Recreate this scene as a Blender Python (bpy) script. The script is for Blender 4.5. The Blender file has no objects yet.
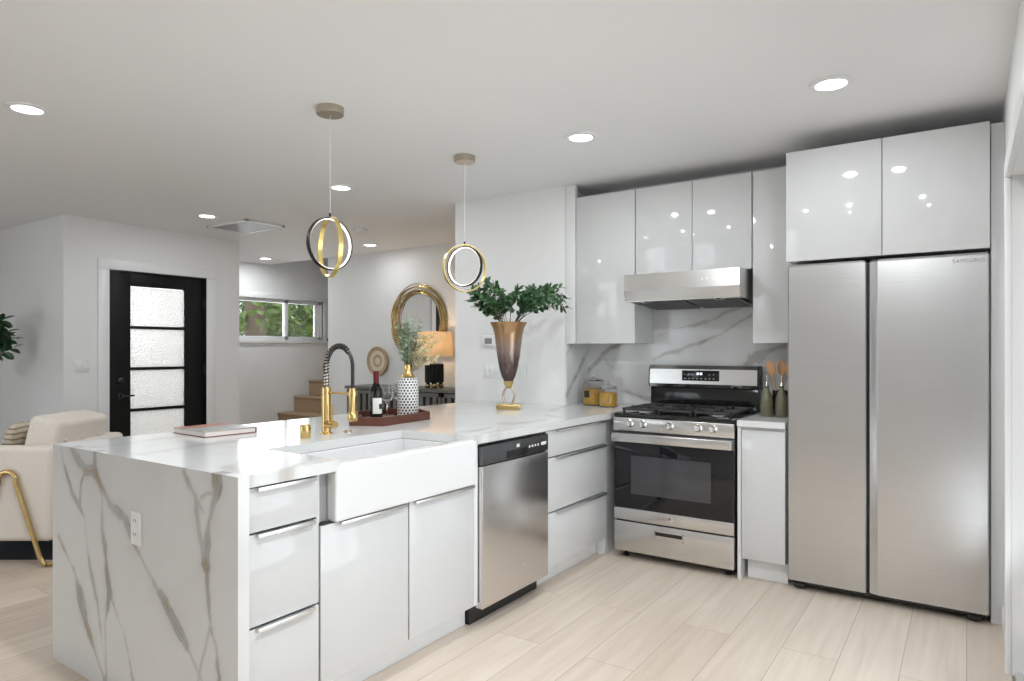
import bpy, bmesh, math, random
import numpy as np
from mathutils import Vector, Matrix, Quaternion
random.seed(7)
PI = math.pi
SC = bpy.context.scene
COL = SC.collection

# ------------------------------------------------------------ camera, world, light, exposure
EYE = 1.3128
YAW = 0.5997
F_PX = 665.06
cam_d = bpy.data.cameras.new('camera')
cam = bpy.data.objects.new('camera', cam_d)
COL.objects.link(cam)
cam.location = (0, 0, EYE)
cam.rotation_euler = (PI/2, 0, YAW)
cam_d.sensor_width = 36.0
cam_d.lens = 36.0*F_PX/1024
cam_d.shift_y = 10.0/1024
cam_d.clip_start = 0.02
SC.camera = cam

SC.view_settings.view_transform = 'Standard'
SC.view_settings.look = 'None'
SC.view_settings.gamma = 1.0
SC.view_settings.use_curve_mapping = False
SC.view_settings.exposure = 0.32

world = bpy.data.worlds.new('sky')
SC.world = world
world.use_nodes = True
wbg = world.node_tree.nodes['Background']
wbg.inputs[0].default_value = (0.93, 0.97, 1.0, 1)
wbg.inputs[1].default_value = 1.1


def area_light(name, loc, rot, sx, sy, power, color=(1, 1, 1), spread=PI):
    d = bpy.data.lights.new(name, 'AREA')
    d.shape = 'RECTANGLE'
    d.size, d.size_y = sx, sy
    d.energy = power
    d.color = color
    d.spread = spread
    o = bpy.data.objects.new(name, d)
    COL.objects.link(o)
    o.location = loc
    o.rotation_euler = rot
    return o


# daylight at the visible openings, plus fill lamps at unseen rear and living windows
area_light('daylight_sliding_door', (0.50, 2.25, 1.02), (0, PI/2 + 0.50, 0), 2.0, 2.0, 22, (0.82, 0.92, 1.0))
area_light('fill_rear_window', (-5.5, -2.95, 1.1), (-PI/2 + 0.35, 0, PI), 2.7, 2.0, 32, (0.82, 0.92, 1.0))
area_light('fill_living_window', (-9.95, 0.3, 1.35), (0, -PI/2, 0), 1.5, 2.0, 10, (0.82, 0.92, 1.0))
area_light('daylight_stair_window', (-8.4, 6.0, 1.75), (0, -PI/2, 0), 0.5, 1.4, 10, (0.93, 0.98, 1.0))
area_light('daylight_porch', (-8.3, 3.4, 1.9), (0, -PI/2 + 0.3, 0), 1.2, 1.2, 18, (0.97, 0.99, 1.0))
sun_d = bpy.data.lights.new('sun', 'SUN')
sun_d.energy = 2.0
sun_d.angle = 0.05
sun = bpy.data.objects.new('sun', sun_d)
COL.objects.link(sun)
sun.rotation_euler = Vector((0.12, -0.6, -0.8)).to_track_quat('-Z', 'Y').to_euler()

CEIL = 2.51


# ------------------------------------------------------------ materials
def new_mat(name):
    m = bpy.data.materials.new(name)
    m.use_nodes = True
    nt = m.node_tree
    return m, nt, nt.nodes['Principled BSDF']


def mat(name, col, rough=0.5, metal=0.0, var=0.04, scale=8.0, bump=0.0, bscale=None, spec=0.5, coat=0.0, stretch=None):
    """principled material with a little procedural colour variation and optional noise bump"""
    m, nt, p = new_mat(name)
    N, L = nt.nodes, nt.links
    p.inputs['Roughness'].default_value = rough
    p.inputs['Metallic'].default_value = metal
    p.inputs['Specular IOR Level'].default_value = spec
    p.inputs['Coat Weight'].default_value = coat
    tc = N.new('ShaderNodeTexCoord')
    mp = N.new('ShaderNodeMapping')
    if stretch:
        mp.inputs['Scale'].default_value = stretch
    L.new(tc.outputs['Object'], mp.inputs['Vector'])
    nz = N.new('ShaderNodeTexNoise')
    nz.inputs['Scale'].default_value = scale
    nz.inputs['Detail'].default_value = 3
    L.new(mp.outputs[0], nz.inputs['Vector'])
    mx = N.new('ShaderNodeMix')
    mx.data_type = 'RGBA'
    mx.inputs['A'].default_value = tuple(max(0, c*(1-var)) for c in col[:3]) + (1,)
    mx.inputs['B'].default_value = tuple(min(1, c*(1+var)) for c in col[:3]) + (1,)
    L.new(nz.outputs['Fac'], mx.inputs['Factor'])
    L.new(mx.outputs['Result'], p.inputs['Base Color'])
    if bump:
        n2 = N.new('ShaderNodeTexNoise')
        n2.inputs['Scale'].default_value = bscale or scale*4
        n2.inputs['Detail'].default_value = 4
        L.new(mp.outputs[0], n2.inputs['Vector'])
        b = N.new('ShaderNodeBump')
        b.inputs['Strength'].default_value = bump
        b.inputs['Distance'].default_value = 0.01
        L.new(n2.outputs['Fac'], b.inputs['Height'])
        L.new(b.outputs[0], p.inputs['Normal'])
    return m


def emit_mat(name, col, strength):
    m, nt, p = new_mat(name)
    p.inputs['Base Color'].default_value = (*col, 1)
    p.inputs['Emission Color'].default_value = (*col, 1)
    p.inputs['Emission Strength'].default_value = strength
    return m


def pane_mat(name, tint=(1, 1, 1), rough=0.0):
    """thin window glass: clear with a Fresnel reflection"""
    m, nt, p = new_mat(name)
    N, L = nt.nodes, nt.links
    N.remove(p)
    t = N.new('ShaderNodeBsdfTransparent')
    t.inputs[0].default_value = (*tint, 1)
    g = N.new('ShaderNodeBsdfGlossy')
    g.inputs['Roughness'].default_value = rough
    fr = N.new('ShaderNodeFresnel')
    fr.inputs['IOR'].default_value = 1.45
    mx = N.new('ShaderNodeMixShader')
    L.new(fr.outputs[0], mx.inputs[0])
    L.new(t.outputs[0], mx.inputs[1])
    L.new(g.outputs[0], mx.inputs[2])
    L.new(mx.outputs[0], N['Material Output'].inputs[0])
    return m


def frosted_mat():
    """hammered, frosted door glass that scatters the daylight behind it"""
    m, nt, p = new_mat('frosted_glass')
    N, L = nt.nodes, nt.links
    N.remove(p)
    tc = N.new('ShaderNodeTexCoord')
    vo = N.new('ShaderNodeTexVoronoi')
    vo.inputs['Scale'].default_value = 70
    L.new(tc.outputs['Object'], vo.inputs['Vector'])
    b = N.new('ShaderNodeBump')
    b.inputs['Strength'].default_value = 0.9
    b.inputs['Distance'].default_value = 0.02
    L.new(vo.outputs['Distance'], b.inputs['Height'])
    tl = N.new('ShaderNodeBsdfTranslucent')
    tl.inputs[0].default_value = (0.95, 0.96, 0.96, 1)
    L.new(b.outputs[0], tl.inputs['Normal'])
    gl = N.new('ShaderNodeBsdfRefraction')
    gl.inputs['Roughness'].default_value = 0.18
    gl.inputs['IOR'].default_value = 1.25
    L.new(b.outputs[0], gl.inputs['Normal'])
    mx = N.new('ShaderNodeMixShader')
    mx.inputs[0].default_value = 0.42
    L.new(tl.outputs[0], mx.inputs[1])
    L.new(gl.outputs[0], mx.inputs[2])
    gs = N.new('ShaderNodeBsdfGlossy')
    gs.inputs['Roughness'].default_value = 0.15
    L.new(b.outputs[0], gs.inputs['Normal'])
    m2 = N.new('ShaderNodeMixShader')
    m2.inputs[0].default_value = 0.06
    L.new(mx.outputs[0], m2.inputs[1])
    L.new(gs.outputs[0], m2.inputs[2])
    L.new(m2.outputs[0], N['Material Output'].inputs[0])
    return m


def floor_mat():
    m, nt, p = new_mat('oak_planks')
    N, L = nt.nodes, nt.links
    tc = N.new('ShaderNodeTexCoord')
    sp = N.new('ShaderNodeSeparateXYZ')
    cb = N.new('ShaderNodeCombineXYZ')
    L.new(tc.outputs['Object'], sp.inputs[0])
    L.new(sp.outputs['Y'], cb.inputs['X'])
    L.new(sp.outputs['X'], cb.inputs['Y'])
    br = N.new('ShaderNodeTexBrick')
    br.inputs['Scale'].default_value = 1.0
    br.inputs['Brick Width'].default_value = 1.55
    br.inputs['Row Height'].default_value = 0.225
    br.inputs['Mortar Size'].default_value = 0.0016
    br.inputs['Mortar Smooth'].default_value = 0.4
    br.offset = 0.37
    br.inputs['Color1'].default_value = (0.0, 0.0, 0.0, 1)
    br.inputs['Color2'].default_value = (1, 1, 1, 1)
    br.inputs['Mortar'].default_value = (0.5, 0.5, 0.5, 1)
    L.new(cb.outputs[0], br.inputs['Vector'])
    ramp = N.new('ShaderNodeValToRGB')
    ramp.color_ramp.elements[0].color = (0.63, 0.535, 0.445, 1)
    ramp.color_ramp.elements[1].color = (0.73, 0.635, 0.54, 1)
    L.new(br.outputs['Color'], ramp.inputs[0])
    # long grain
    mp = N.new('ShaderNodeMapping')
    mp.inputs['Scale'].default_value = (1.0, 14.0, 1.0)
    L.new(cb.outputs[0], mp.inputs['Vector'])
    ad = N.new('ShaderNodeVectorMath')
    ad.operation = 'ADD'
    sc = N.new('ShaderNodeVectorMath')
    sc.operation = 'SCALE'
    sc.inputs['Scale'].default_value = 9.0
    L.new(br.outputs['Color'], sc.inputs[0])
    L.new(mp.outputs[0], ad.inputs[0])
    L.new(sc.outputs[0], ad.inputs[1])
    nz = N.new('ShaderNodeTexNoise')
    nz.inputs['Scale'].default_value = 1.6
    nz.inputs['Detail'].default_value = 6
    nz.inputs['Distortion'].default_value = 0.6
    L.new(ad.outputs[0], nz.inputs['Vector'])
    gr = N.new('ShaderNodeValToRGB')
    gr.color_ramp.elements[0].position = 0.3
    gr.color_ramp.elements[0].color = (0.89, 0.87, 0.845, 1)
    gr.color_ramp.elements[1].position = 0.7
    gr.color_ramp.elements[1].color = (1.04, 1.04, 1.04, 1)
    L.new(nz.outputs['Fac'], gr.inputs[0])
    mu = N.new('ShaderNodeMix')
    mu.data_type = 'RGBA'
    mu.blend_type = 'MULTIPLY'
    mu.inputs['Factor'].default_value = 1.0
    L.new(ramp.outputs[0], mu.inputs['A'])
    L.new(gr.outputs[0], mu.inputs['B'])
    m3 = N.new('ShaderNodeMix')
    m3.data_type = 'RGBA'
    L.new(br.outputs['Fac'], m3.inputs['Factor'])
    L.new(mu.outputs['Result'], m3.inputs['A'])
    m3.inputs['B'].default_value = (0.36, 0.28, 0.205, 1)
    L.new(m3.outputs['Result'], p.inputs['Base Color'])
    p.inputs['Roughness'].default_value = 0.36
    b = N.new('ShaderNodeBump')
    b.inputs['Strength'].default_value = 0.15
    b.inputs['Distance'].default_value = 0.002
    L.new(nz.outputs['Fac'], b.inputs['Height'])
    L.new(b.outputs[0], p.inputs['Normal'])
    return m


def marble_mat():
    """white quartz; veins come from the 'vein' attribute (r: grey, g: gold)"""
    m, nt, p = new_mat('white_veined_quartz')
    N, L = nt.nodes, nt.links
    at = N.new('ShaderNodeAttribute')
    at.attribute_name = 'vein'
    sp = N.new('ShaderNodeSeparateColor')
    L.new(at.outputs['Color'], sp.inputs[0])
    tc = N.new('ShaderNodeTexCoord')
    nz = N.new('ShaderNodeTexNoise')
    nz.inputs['Scale'].default_value = 1.7
    nz.inputs['Detail'].default_value = 5
    L.new(tc.outputs['Object'], nz.inputs['Vector'])
    rp = N.new('ShaderNodeValToRGB')
    rp.color_ramp.elements[0].position = 0.3
    rp.color_ramp.elements[0].color = (0.64, 0.64, 0.635, 1)
    rp.color_ramp.elements[1].position = 0.62
    rp.color_ramp.elements[1].color = (0.71, 0.71, 0.70, 1)
    L.new(nz.outputs['Fac'], rp.inputs[0])
    a = N.new('ShaderNodeMix')
    a.data_type = 'RGBA'
    L.new(sp.outputs['Red'], a.inputs['Factor'])
    L.new(rp.outputs[0], a.inputs['A'])
    a.inputs['B'].default_value = (0.20, 0.195, 0.175, 1)
    b = N.new('ShaderNodeMix')
    b.data_type = 'RGBA'
    L.new(sp.outputs['Green'], b.inputs['Factor'])
    L.new(a.outputs['Result'], b.inputs['A'])
    b.inputs['B'].default_value = (0.36, 0.25, 0.10, 1)
    L.new(b.outputs['Result'], p.inputs['Base Color'])
    p.inputs['Roughness'].default_value = 0.13
    return m


def brick_uv_mat(name, c_brick, c_mortar, bw, rh, mortar, rough=0.4):
    m, nt, p = new_mat(name)
    N, L = nt.nodes, nt.links
    tc = N.new('ShaderNodeTexCoord')
    br = N.new('ShaderNodeTexBrick')
    br.inputs['Scale'].default_value = 1.0
    br.inputs['Brick Width'].default_value = bw
    br.inputs['Row Height'].default_value = rh
    br.inputs['Mortar Size'].default_value = mortar
    br.inputs['Color1'].default_value = (*c_brick, 1)
    br.inputs['Color2'].default_value = (*c_brick, 1)
    br.inputs['Mortar'].default_value = (*c_mortar, 1)
    L.new(tc.outputs['UV'], br.inputs['Vector'])
    L.new(br.outputs['Color'], p.inputs['Base Color'])
    p.inputs['Roughness'].default_value = rough
    return m


def gradient_z_mat(name, stops, z0, z1, rough=0.15, metal=0.0, trans=0.0, ior=1.45, noise=0.0):
    """colour runs up the object's own height (dip-dyed glass, reactive glaze)"""
    m, nt, p = new_mat(name)
    N, L = nt.nodes, nt.links
    tc = N.new('ShaderNodeTexCoord')
    sp = N.new('ShaderNodeSeparateXYZ')
    L.new(tc.outputs['Object'], sp.inputs[0])
    mr = N.new('ShaderNodeMapRange')
    mr.inputs['From Min'].default_value = z0
    mr.inputs['From Max'].default_value = z1
    L.new(sp.outputs['Z'], mr.inputs['Value'])
    src = mr.outputs[0]
    if noise:
        nz = N.new('ShaderNodeTexNoise')
        nz.inputs['Scale'].default_value = 45
        L.new(tc.outputs['Object'], nz.inputs['Vector'])
        ma = N.new('ShaderNodeMath')
        ma.operation = 'MULTIPLY_ADD'
        L.new(nz.outputs['Fac'], ma.inputs[0])
        ma.inputs[1].default_value = noise
        L.new(mr.outputs[0], ma.inputs[2])
        src = ma.outputs[0]
    rp = N.new('ShaderNodeValToRGB')
    els = rp.color_ramp.elements
    while len(els) < len(stops):
        els.new(0.5)
    for e, (pos, c) in zip(els, stops):
        e.position = pos
        e.color = (*c, 1)
    L.new(src, rp.inputs[0])
    L.new(rp.outputs[0], p.inputs['Base Color'])
    p.inputs['Roughness'].default_value = rough
    p.inputs['Metallic'].default_value = metal
    p.inputs['Transmission Weight'].default_value = trans
    p.inputs['IOR'].default_value = ior
    return m


def glass_mat(name, col=(1, 1, 1), rough=0.0):
    m, nt, p = new_mat(name)
    p.inputs['Base Color'].default_value = (*col, 1)
    p.inputs['Roughness'].default_value = rough
    p.inputs['Transmission Weight'].default_value = 1.0
    p.inputs['IOR'].default_value = 1.45
    return m


M = {}
M['wall'] = mat('painted_wall', (0.83, 0.825, 0.815), 0.6, var=0.01, scale=2, bump=0.03, bscale=260)
M['ceiling'] = mat('painted_ceiling', (0.87, 0.865, 0.855), 0.7, var=0.01, scale=2, bump=0.03, bscale=200)
M['trim'] = mat('trim_paint', (0.84, 0.84, 0.835), 0.35, var=0.01)
M['floor'] = floor_mat()
M['marble'] = marble_mat()
M['gloss'] = mat('gloss_white_lacquer', (0.625, 0.625, 0.62), 0.06, var=0.005, scale=1.5)
M['carcass'] = mat('white_melamine', (0.77, 0.77, 0.765), 0.3, var=0.01)
M['shadow_gap'] = mat('dark_gap', (0.03, 0.028, 0.026), 0.7)
M['pull'] = mat('brushed_aluminium', (0.82, 0.82, 0.82), 0.3, 1.0, var=0.05, scale=60, stretch=(1, 0.05, 1))
M['channel'] = mat('grey_finger_channel', (0.30, 0.30, 0.30), 0.4, var=0.02)
M['steel'] = mat('brushed_stainless', (0.66, 0.65, 0.635), 0.24, 1.0, var=0.05, scale=90, stretch=(0.03, 1, 1), bump=0.02, bscale=140)
M['steel_v'] = mat('brushed_stainless_door', (0.58, 0.578, 0.575), 0.27, 1.0, var=0.05, scale=120, stretch=(0.02, 0.02, 1), bump=0.02, bscale=160)
M['steel_dw'] = mat('dark_brushed_stainless', (0.72, 0.70, 0.685), 0.25, 1.0, var=0.05, scale=120, stretch=(1, 0.02, 1), bump=0.02, bscale=160)
M['steel_dark'] = mat('dark_steel', (0.16, 0.16, 0.165), 0.3, 0.9, var=0.05)
M['chrome'] = mat('chrome', (0.80, 0.80, 0.80), 0.1, 1.0, var=0.02)
M['grey_plastic'] = mat('grey_plastic', (0.38, 0.38, 0.38), 0.4)
M['black_plastic'] = mat('black_plastic', (0.012, 0.012, 0.013), 0.35)
M['black_gloss'] = mat('black_glass', (0.008, 0.008, 0.010), 0.04, var=0.02)
M['enamel'] = mat('black_enamel', (0.010, 0.010, 0.010), 0.12)
M['iron'] = mat('cast_iron', (0.030, 0.030, 0.030), 0.5, bump=0.2, bscale=120)
M['white_plastic'] = mat('white_plastic', (0.82, 0.82, 0.81), 0.35, var=0.01)
M['ceramic'] = mat('white_fireclay', (0.76, 0.76, 0.755), 0.10, var=0.005)
M['gold'] = mat('brushed_gold', (0.68, 0.48, 0.20), 0.22, 1.0, var=0.06, scale=40)
M['brass'] = mat('antique_brass', (0.60, 0.44, 0.20), 0.26, 1.0, var=0.12, scale=14)
M['nickel'] = mat('champagne_nickel', (0.56, 0.49, 0.40), 0.3, 1.0, var=0.05)
M['bronze'] = mat('dark_bronze', (0.045, 0.040, 0.036), 0.35, 0.8)
M['ring_gold'] = mat('ring_gold', (0.83, 0.66, 0.25), 0.3, 1.0, var=0.03)
M['led'] = emit_mat('led_strip', (1.0, 0.92, 0.80), 1.8)
M['lens'] = emit_mat('downlight_lens', (1.0, 0.98, 0.95), 7.0)
M['black_paint'] = mat('black_door_paint', (0.007, 0.007, 0.007), 0.5, var=0.05, spec=0.25)
M['frosted'] = frosted_mat()
M['pane'] = pane_mat('window_glass')
M['vinyl'] = mat('white_vinyl', (0.84, 0.84, 0.84), 0.35, var=0.01)
M['stair'] = mat('oak_stair', (0.42, 0.29, 0.18), 0.4, var=0.15, scale=5, stretch=(1, 8, 8))
M['walnut'] = mat('dark_red_walnut', (0.12, 0.042, 0.026), 0.35, var=0.3, scale=12, stretch=(6, 1, 6))
M['charcoal_wood'] = mat('charcoal_wood', (0.16, 0.155, 0.14), 0.5, var=0.2, scale=20, stretch=(1, 1, 0.15))
M['boucle'] = mat('cream_boucle', (0.80, 0.73, 0.66), 0.9, var=0.10, scale=90, bump=0.5, bscale=220)
M['rug'] = mat('dark_navy_rug', (0.025, 0.028, 0.04), 0.95, var=0.3, scale=60, bump=0.5, bscale=240)
M['leaf'] = mat('green_leaf', (0.085, 0.175, 0.075), 0.4, var=0.5, scale=22)
M['leaf_dark'] = mat('dark_green_leaf', (0.030, 0.085, 0.032), 0.35, var=0.4, scale=18)
M['leaf_sage'] = mat('sage_leaf', (0.33, 0.40, 0.27), 0.55, var=0.25, scale=18)
M['leaf_cream'] = mat('dried_cream_leaf', (0.66, 0.58, 0.36), 0.7, var=0.2, scale=18)
M['leaf_out'] = mat('garden_leaf', (0.17, 0.28, 0.06), 0.5, var=0.6, scale=3)
M['stem'] = mat('brown_stem', (0.11, 0.085, 0.05), 0.6)
M['bark'] = mat('tree_bark', (0.20, 0.16, 0.12), 0.9, var=0.5, scale=8, bump=0.8, bscale=14, stretch=(1, 1, 0.3))
M['ground'] = mat('garden_paving', (0.42, 0.40, 0.36), 0.9, var=0.2, scale=2)
M['clear_glass'] = glass_mat('clear_glass')
M['wine_glass'] = glass_mat('bottle_glass', (0.03, 0.035, 0.03), 0.02)
M['foil'] = mat('dark_red_foil', (0.14, 0.018, 0.022), 0.3, 0.6)
M['paper'] = mat('paper_label', (0.80, 0.78, 0.73), 0.7, var=0.03)
M['ink'] = mat('black_ink', (0.02, 0.02, 0.02), 0.5)
M['pasta'] = mat('amber_dry_goods', (0.80, 0.40, 0.03), 0.55, var=0.45, scale=90, bump=0.6, bscale=120)
M['cruet'] = mat('olive_glazed_ceramic', (0.15, 0.14, 0.085), 0.25, var=0.2, scale=30)
M['spoon'] = mat('beech_wood', (0.62, 0.33, 0.16), 0.5, var=0.15, scale=12, stretch=(5, 5, 1))
M['shade'] = mat('linen_shade', (0.82, 0.74, 0.62), 0.9, var=0.04, scale=120)
_nt = M['shade'].node_tree
_tl = _nt.nodes.new('ShaderNodeBsdfTranslucent')
_tl.inputs[0].default_value = (0.9, 0.78, 0.6, 1)
_mx = _nt.nodes.new('ShaderNodeMixShader')
_mx.inputs[0].default_value = 0.5
_nt.links.new(_nt.nodes['Principled BSDF'].outputs[0], _mx.inputs[1])
_nt.links.new(_tl.outputs[0], _mx.inputs[2])
_nt.links.new(_mx.outputs[0], _nt.nodes['Material Output'].inputs[0])
M['straw'] = mat('woven_straw', (0.52, 0.38, 0.22), 0.85, var=0.3, scale=60, bump=0.4, bscale=120)
M['straw_light'] = mat('pale_woven_straw', (0.74, 0.65, 0.50), 0.85, var=0.15, scale=60, bump=0.4, bscale=120)
M['mirror'] = mat('mirror_silver', (0.88, 0.88, 0.87), 0.01, 1.0, var=0.005)
M['pot'] = mat('white_pot', (0.70, 0.69, 0.67), 0.5)
M['soil'] = mat('potting_soil', (0.05, 0.035, 0.025), 0.95, bump=0.5)
M['cover'] = mat('book_cover', (0.40, 0.34, 0.31), 0.3, var=0.5, scale=7)
M['cover_red'] = mat('maroon_book_board', (0.20, 0.055, 0.05), 0.35)
M['cover_orange'] = mat('rust_cover_photo', (0.42, 0.13, 0.06), 0.3, var=0.4, scale=20)
M['cover_grey'] = mat('grey_cover_photo', (0.33, 0.34, 0.33), 0.3, var=0.5, scale=20)
M['pages'] = mat('book_pages', (0.80, 0.74, 0.70), 0.8, var=0.04, scale=200, stretch=(0.1, 0.1, 6))
M['oven_window'] = mat('oven_window_glass', (0.055, 0.055, 0.06), 0.08, var=0.3, scale=160)
M['grey_print'] = mat('grey_print', (0.23, 0.23, 0.23), 0.5)
M['display'] = emit_mat('white_display_digits', (0.85, 0.92, 1.0), 0.7)
M['vase_glass'] = gradient_z_mat('smoked_copper_glass', [(0.0, (0.060, 0.042, 0.042)), (0.35, (0.15, 0.105, 0.10)), (0.62, (0.34, 0.25, 0.215)), (0.8, (0.40, 0.25, 0.14)), (1.0, (0.45, 0.26, 0.12))], 0.19, 0.62, 0.12, 0.5, noise=0.15)
M['dotted'] = brick_uv_mat('white_vase_black_dashes', (0.02, 0.02, 0.02), (0.84, 0.83, 0.81), 1/19, 1/14, 0.0125, 0.35)

# ------------------------------------------------------------ mesh helpers
ORG = {}
ID4 = Matrix.Identity(4)


class MB:
    """collects shapes; build() links them as ONE mesh object"""
    def __init__(self):
        self.bm = bmesh.new()
        self.angle = 25

    def box(self, x0, x1, y0, y1, z0, z1, bev=0.0, seg=2, mtx=None):
        r = bmesh.ops.create_cube(self.bm, size=1.0)
        vs = r['verts']
        sx, sy, sz = x1-x0, y1-y0, z1-z0
        for v in vs:
            v.co = Vector(((x0+x1)/2+v.co.x*sx, (y0+y1)/2+v.co.y*sy, (z0+z1)/2+v.co.z*sz))
        allv = vs
        if bev > 0:
            es = list({e for v in vs for e in v.link_edges})
            rr = bmesh.ops.bevel(self.bm, geom=es, offset=min(bev, 0.49*min(sx, sy, sz)), segments=seg, profile=0.5, affect='EDGES')
            allv = list({v for v in rr['verts']} | {v for f in rr['faces'] for v in f.verts} | {v for v in vs if v.is_valid})
        if mtx is not None:
            for v in allv:
                v.co = mtx @ v.co
        return self

    def ring_faces(self, rings, close_u=True, cap=True):
        bm = self.bm
        rv = [[bm.verts.new(c) for c in r] for r in rings]
        n = len(rv[0])
        for i in range(len(rv)-1):
            for k in range(n if close_u else n-1):
                k2 = (k+1) % n
                try:
                    bm.faces.new((rv[i][k], rv[i][k2], rv[i+1][k2], rv[i+1][k]))
                except ValueError:
                    pass
        if cap and close_u:
            for r, flip in ((rv[0], True), (rv[-1], False)):
                try:
                    bm.faces.new(tuple(reversed(r)) if flip else tuple(r))
                except ValueError:
                    pass
        return rv

    def lathe(self, prof, n=32, at=(0, 0, 0), mtx=None, cap=True, uv=False):
        """prof: list of (radius, z); revolved round z"""
        self.angle = max(self.angle, 40)
        a = Vector(at)
        rings = []
        for r, z in prof:
            r = max(r, 1e-4)
            rings.append([(mtx or ID4) @ (a+Vector((r*math.cos(2*PI*k/n), r*math.sin(2*PI*k/n), z))) for k in range(n)])
        if uv:
            bm = self.bm
            lay = bm.loops.layers.uv.verify()
            h0, h1 = prof[0][1], prof[-1][1]
            rv = [[bm.verts.new(c) for c in r] for r in rings]
            for i in range(len(rv)-1):
                v0, v1 = (prof[i][1]-h0)/(h1-h0), (prof[i+1][1]-h0)/(h1-h0)
                for k in range(n):
                    k2 = (k+1) % n
                    f = bm.faces.new((rv[i][k], rv[i][k2], rv[i+1][k2], rv[i+1][k]))
                    for lp, u in zip(f.loops, ((k/n, v0), ((k+1)/n, v0), ((k+1)/n, v1), (k/n, v1))):
                        lp[lay].uv = u
            return self
        self.ring_faces(rings, cap=cap)
        return self

    def tube(self, pts, r, n=10, closed=False, cap=True):
        self.angle = max(self.angle, 52)
        pts = [Vector(p) for p in pts]
        m = len(pts)
        rad = r if isinstance(r, (list, tuple)) else [r]*m
        tang = []
        for i in range(m):
            if closed:
                t = pts[(i+1) % m]-pts[i-1]
            else:
                t = pts[min(i+1, m-1)]-pts[max(i-1, 0)]
            tang.append(t.normalized())
        up = Vector((0, 0, 1)) if abs(tang[0].z) < 0.9 else Vector((1, 0, 0))
        nrm = (up-tang[0]*up.dot(tang[0])).normalized()
        rings = []
        for i in range(m):
            if i:
                nrm = nrm-tang[i]*nrm.dot(tang[i])
                nrm.normalize()
            b = tang[i].cross(nrm)
            rings.append([pts[i]+(nrm*math.cos(2*PI*k/n)+b*math.sin(2*PI*k/n))*rad[i] for k in range(n)])
        if closed:
            rings.append(rings[0])
            bm = self.bm
            rv = [[bm.verts.new(c) for c in rr] for rr in rings[:-1]]
            for i in range(m):
                a, c = rv[i], rv[(i+1) % m]
                for k in range(n):
                    k2 = (k+1) % n
                    bm.faces.new((a[k], a[k2], c[k2], c[k]))
        else:
            self.ring_faces(rings, cap=cap)
        return self

    def cyl(self, p0, p1, r, n=24, r1=None):
        self.tube([p0, p1], [r, r if r1 is None else r1], n=n)
        return self

    def prism(self, poly, z0, z1, mtx=None):
        """poly in xy (ccw), extruded in z"""
        m = mtx or ID4
        bm = self.bm
        a = [bm.verts.new(m @ Vector((x, y, z0))) for x, y in poly]
        b = [bm.verts.new(m @ Vector((x, y, z1))) for x, y in poly]
        bm.faces.new(tuple(reversed(a)))
        bm.faces.new(tuple(b))
        n = len(poly)
        for i in range(n):
            j = (i+1) % n
            bm.faces.new((a[i], a[j], b[j], b[i]))
        return self

    def band(self, c, e1, e2, ax, r_in, r_out, half, n=56):
        """flat ring: centre c, plane vectors e1,e2, axis ax, rectangular section"""
        bm = self.bm
        c = Vector(c)
        rv = []
        for k in range(n):
            t = 2*PI*k/n
            d = e1*math.cos(t)+e2*math.sin(t)
            rv.append([bm.verts.new(c+d*r_in-ax*half), bm.verts.new(c+d*r_out-ax*half), bm.verts.new(c+d*r_out+ax*half), bm.verts.new(c+d*r_in+ax*half)])
        for k in range(n):
            a, b = rv[k], rv[(k+1) % n]
            for i in range(4):
                j = (i+1) % 4
                bm.faces.new((a[i], a[j], b[j], b[i]))
        return self

    def leaf(self, p, d, nrm, ln, w, bend=0.15):
        """a pointed leaf blade from p along d"""
        bm = self.bm
        p, d, nrm = Vector(p), Vector(d).normalized(), Vector(nrm)
        s = d.cross(nrm)
        if s.length < 1e-5:
            s = d.orthogonal()
        s.normalize()
        up = s.cross(d).normalized()
        st = [(0.0, 0.10), (0.3, 0.85), (0.6, 1.0), (0.85, 0.6), (1.0, 0.05)]
        prev = None
        for t, ww in st:
            c = p+d*(ln*t)-up*(bend*ln*t*t)
            row = [bm.verts.new(c-s*(w*ww/2)+up*(w*ww*0.12)), bm.verts.new(c), bm.verts.new(c+s*(w*ww/2)+up*(w*ww*0.12))]
            if prev:
                bm.faces.new((prev[0], prev[1], row[1], row[0]))
                bm.faces.new((prev[1], prev[2], row[2], row[1]))
            prev = row
        return self

    def build(self, name, material, parent=None, world=True, smooth=True, loc=None, angle=None, recalc=True):
        bm = self.bm
        bmesh.ops.remove_doubles(bm, verts=bm.verts, dist=1e-6)
        if recalc:
            bmesh.ops.recalc_face_normals(bm, faces=bm.faces)
        org = Vector((0, 0, 0))
        if parent is not None:
            org = ORG.get(parent.name, Vector((0, 0, 0)))
        elif loc is not None:
            org = Vector(loc)
        if world and org.length > 0:
            for v in bm.verts:
                v.co -= org
        me = bpy.data.meshes.new(name)
        bm.to_mesh(me)
        bm.free()
        if smooth:
            me.polygons.foreach_set('use_smooth', [True]*len(me.polygons))
            me.set_sharp_from_angle(angle=math.radians(angle or self.angle))
        if material is not None:
            me.materials.append(material)
        o = bpy.data.objects.new(name, me)
        COL.objects.link(o)
        if parent is not None:
            o.parent = parent
        elif loc is not None:
            o.location = loc
        ORG[o.name] = org if world else Vector((0, 0, 0))
        return o


def tag(o, label, cat, group=None, kind=None):
    o['label'] = label
    o['category'] = cat
    if group:
        o['group'] = group
    if kind:
        o['kind'] = kind
    return o


def thing(name, label, cat, loc=(0, 0, 0), rotz=0.0, group=None, local=False):
    o = bpy.data.objects.new(name, None)
    o.empty_display_size = 0.1
    COL.objects.link(o)
    o.location = loc
    o.rotation_euler = (0, 0, rotz)
    ORG[o.name] = Vector((0, 0, 0)) if local else Vector(loc)
    return tag(o, label, cat, group)


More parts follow.
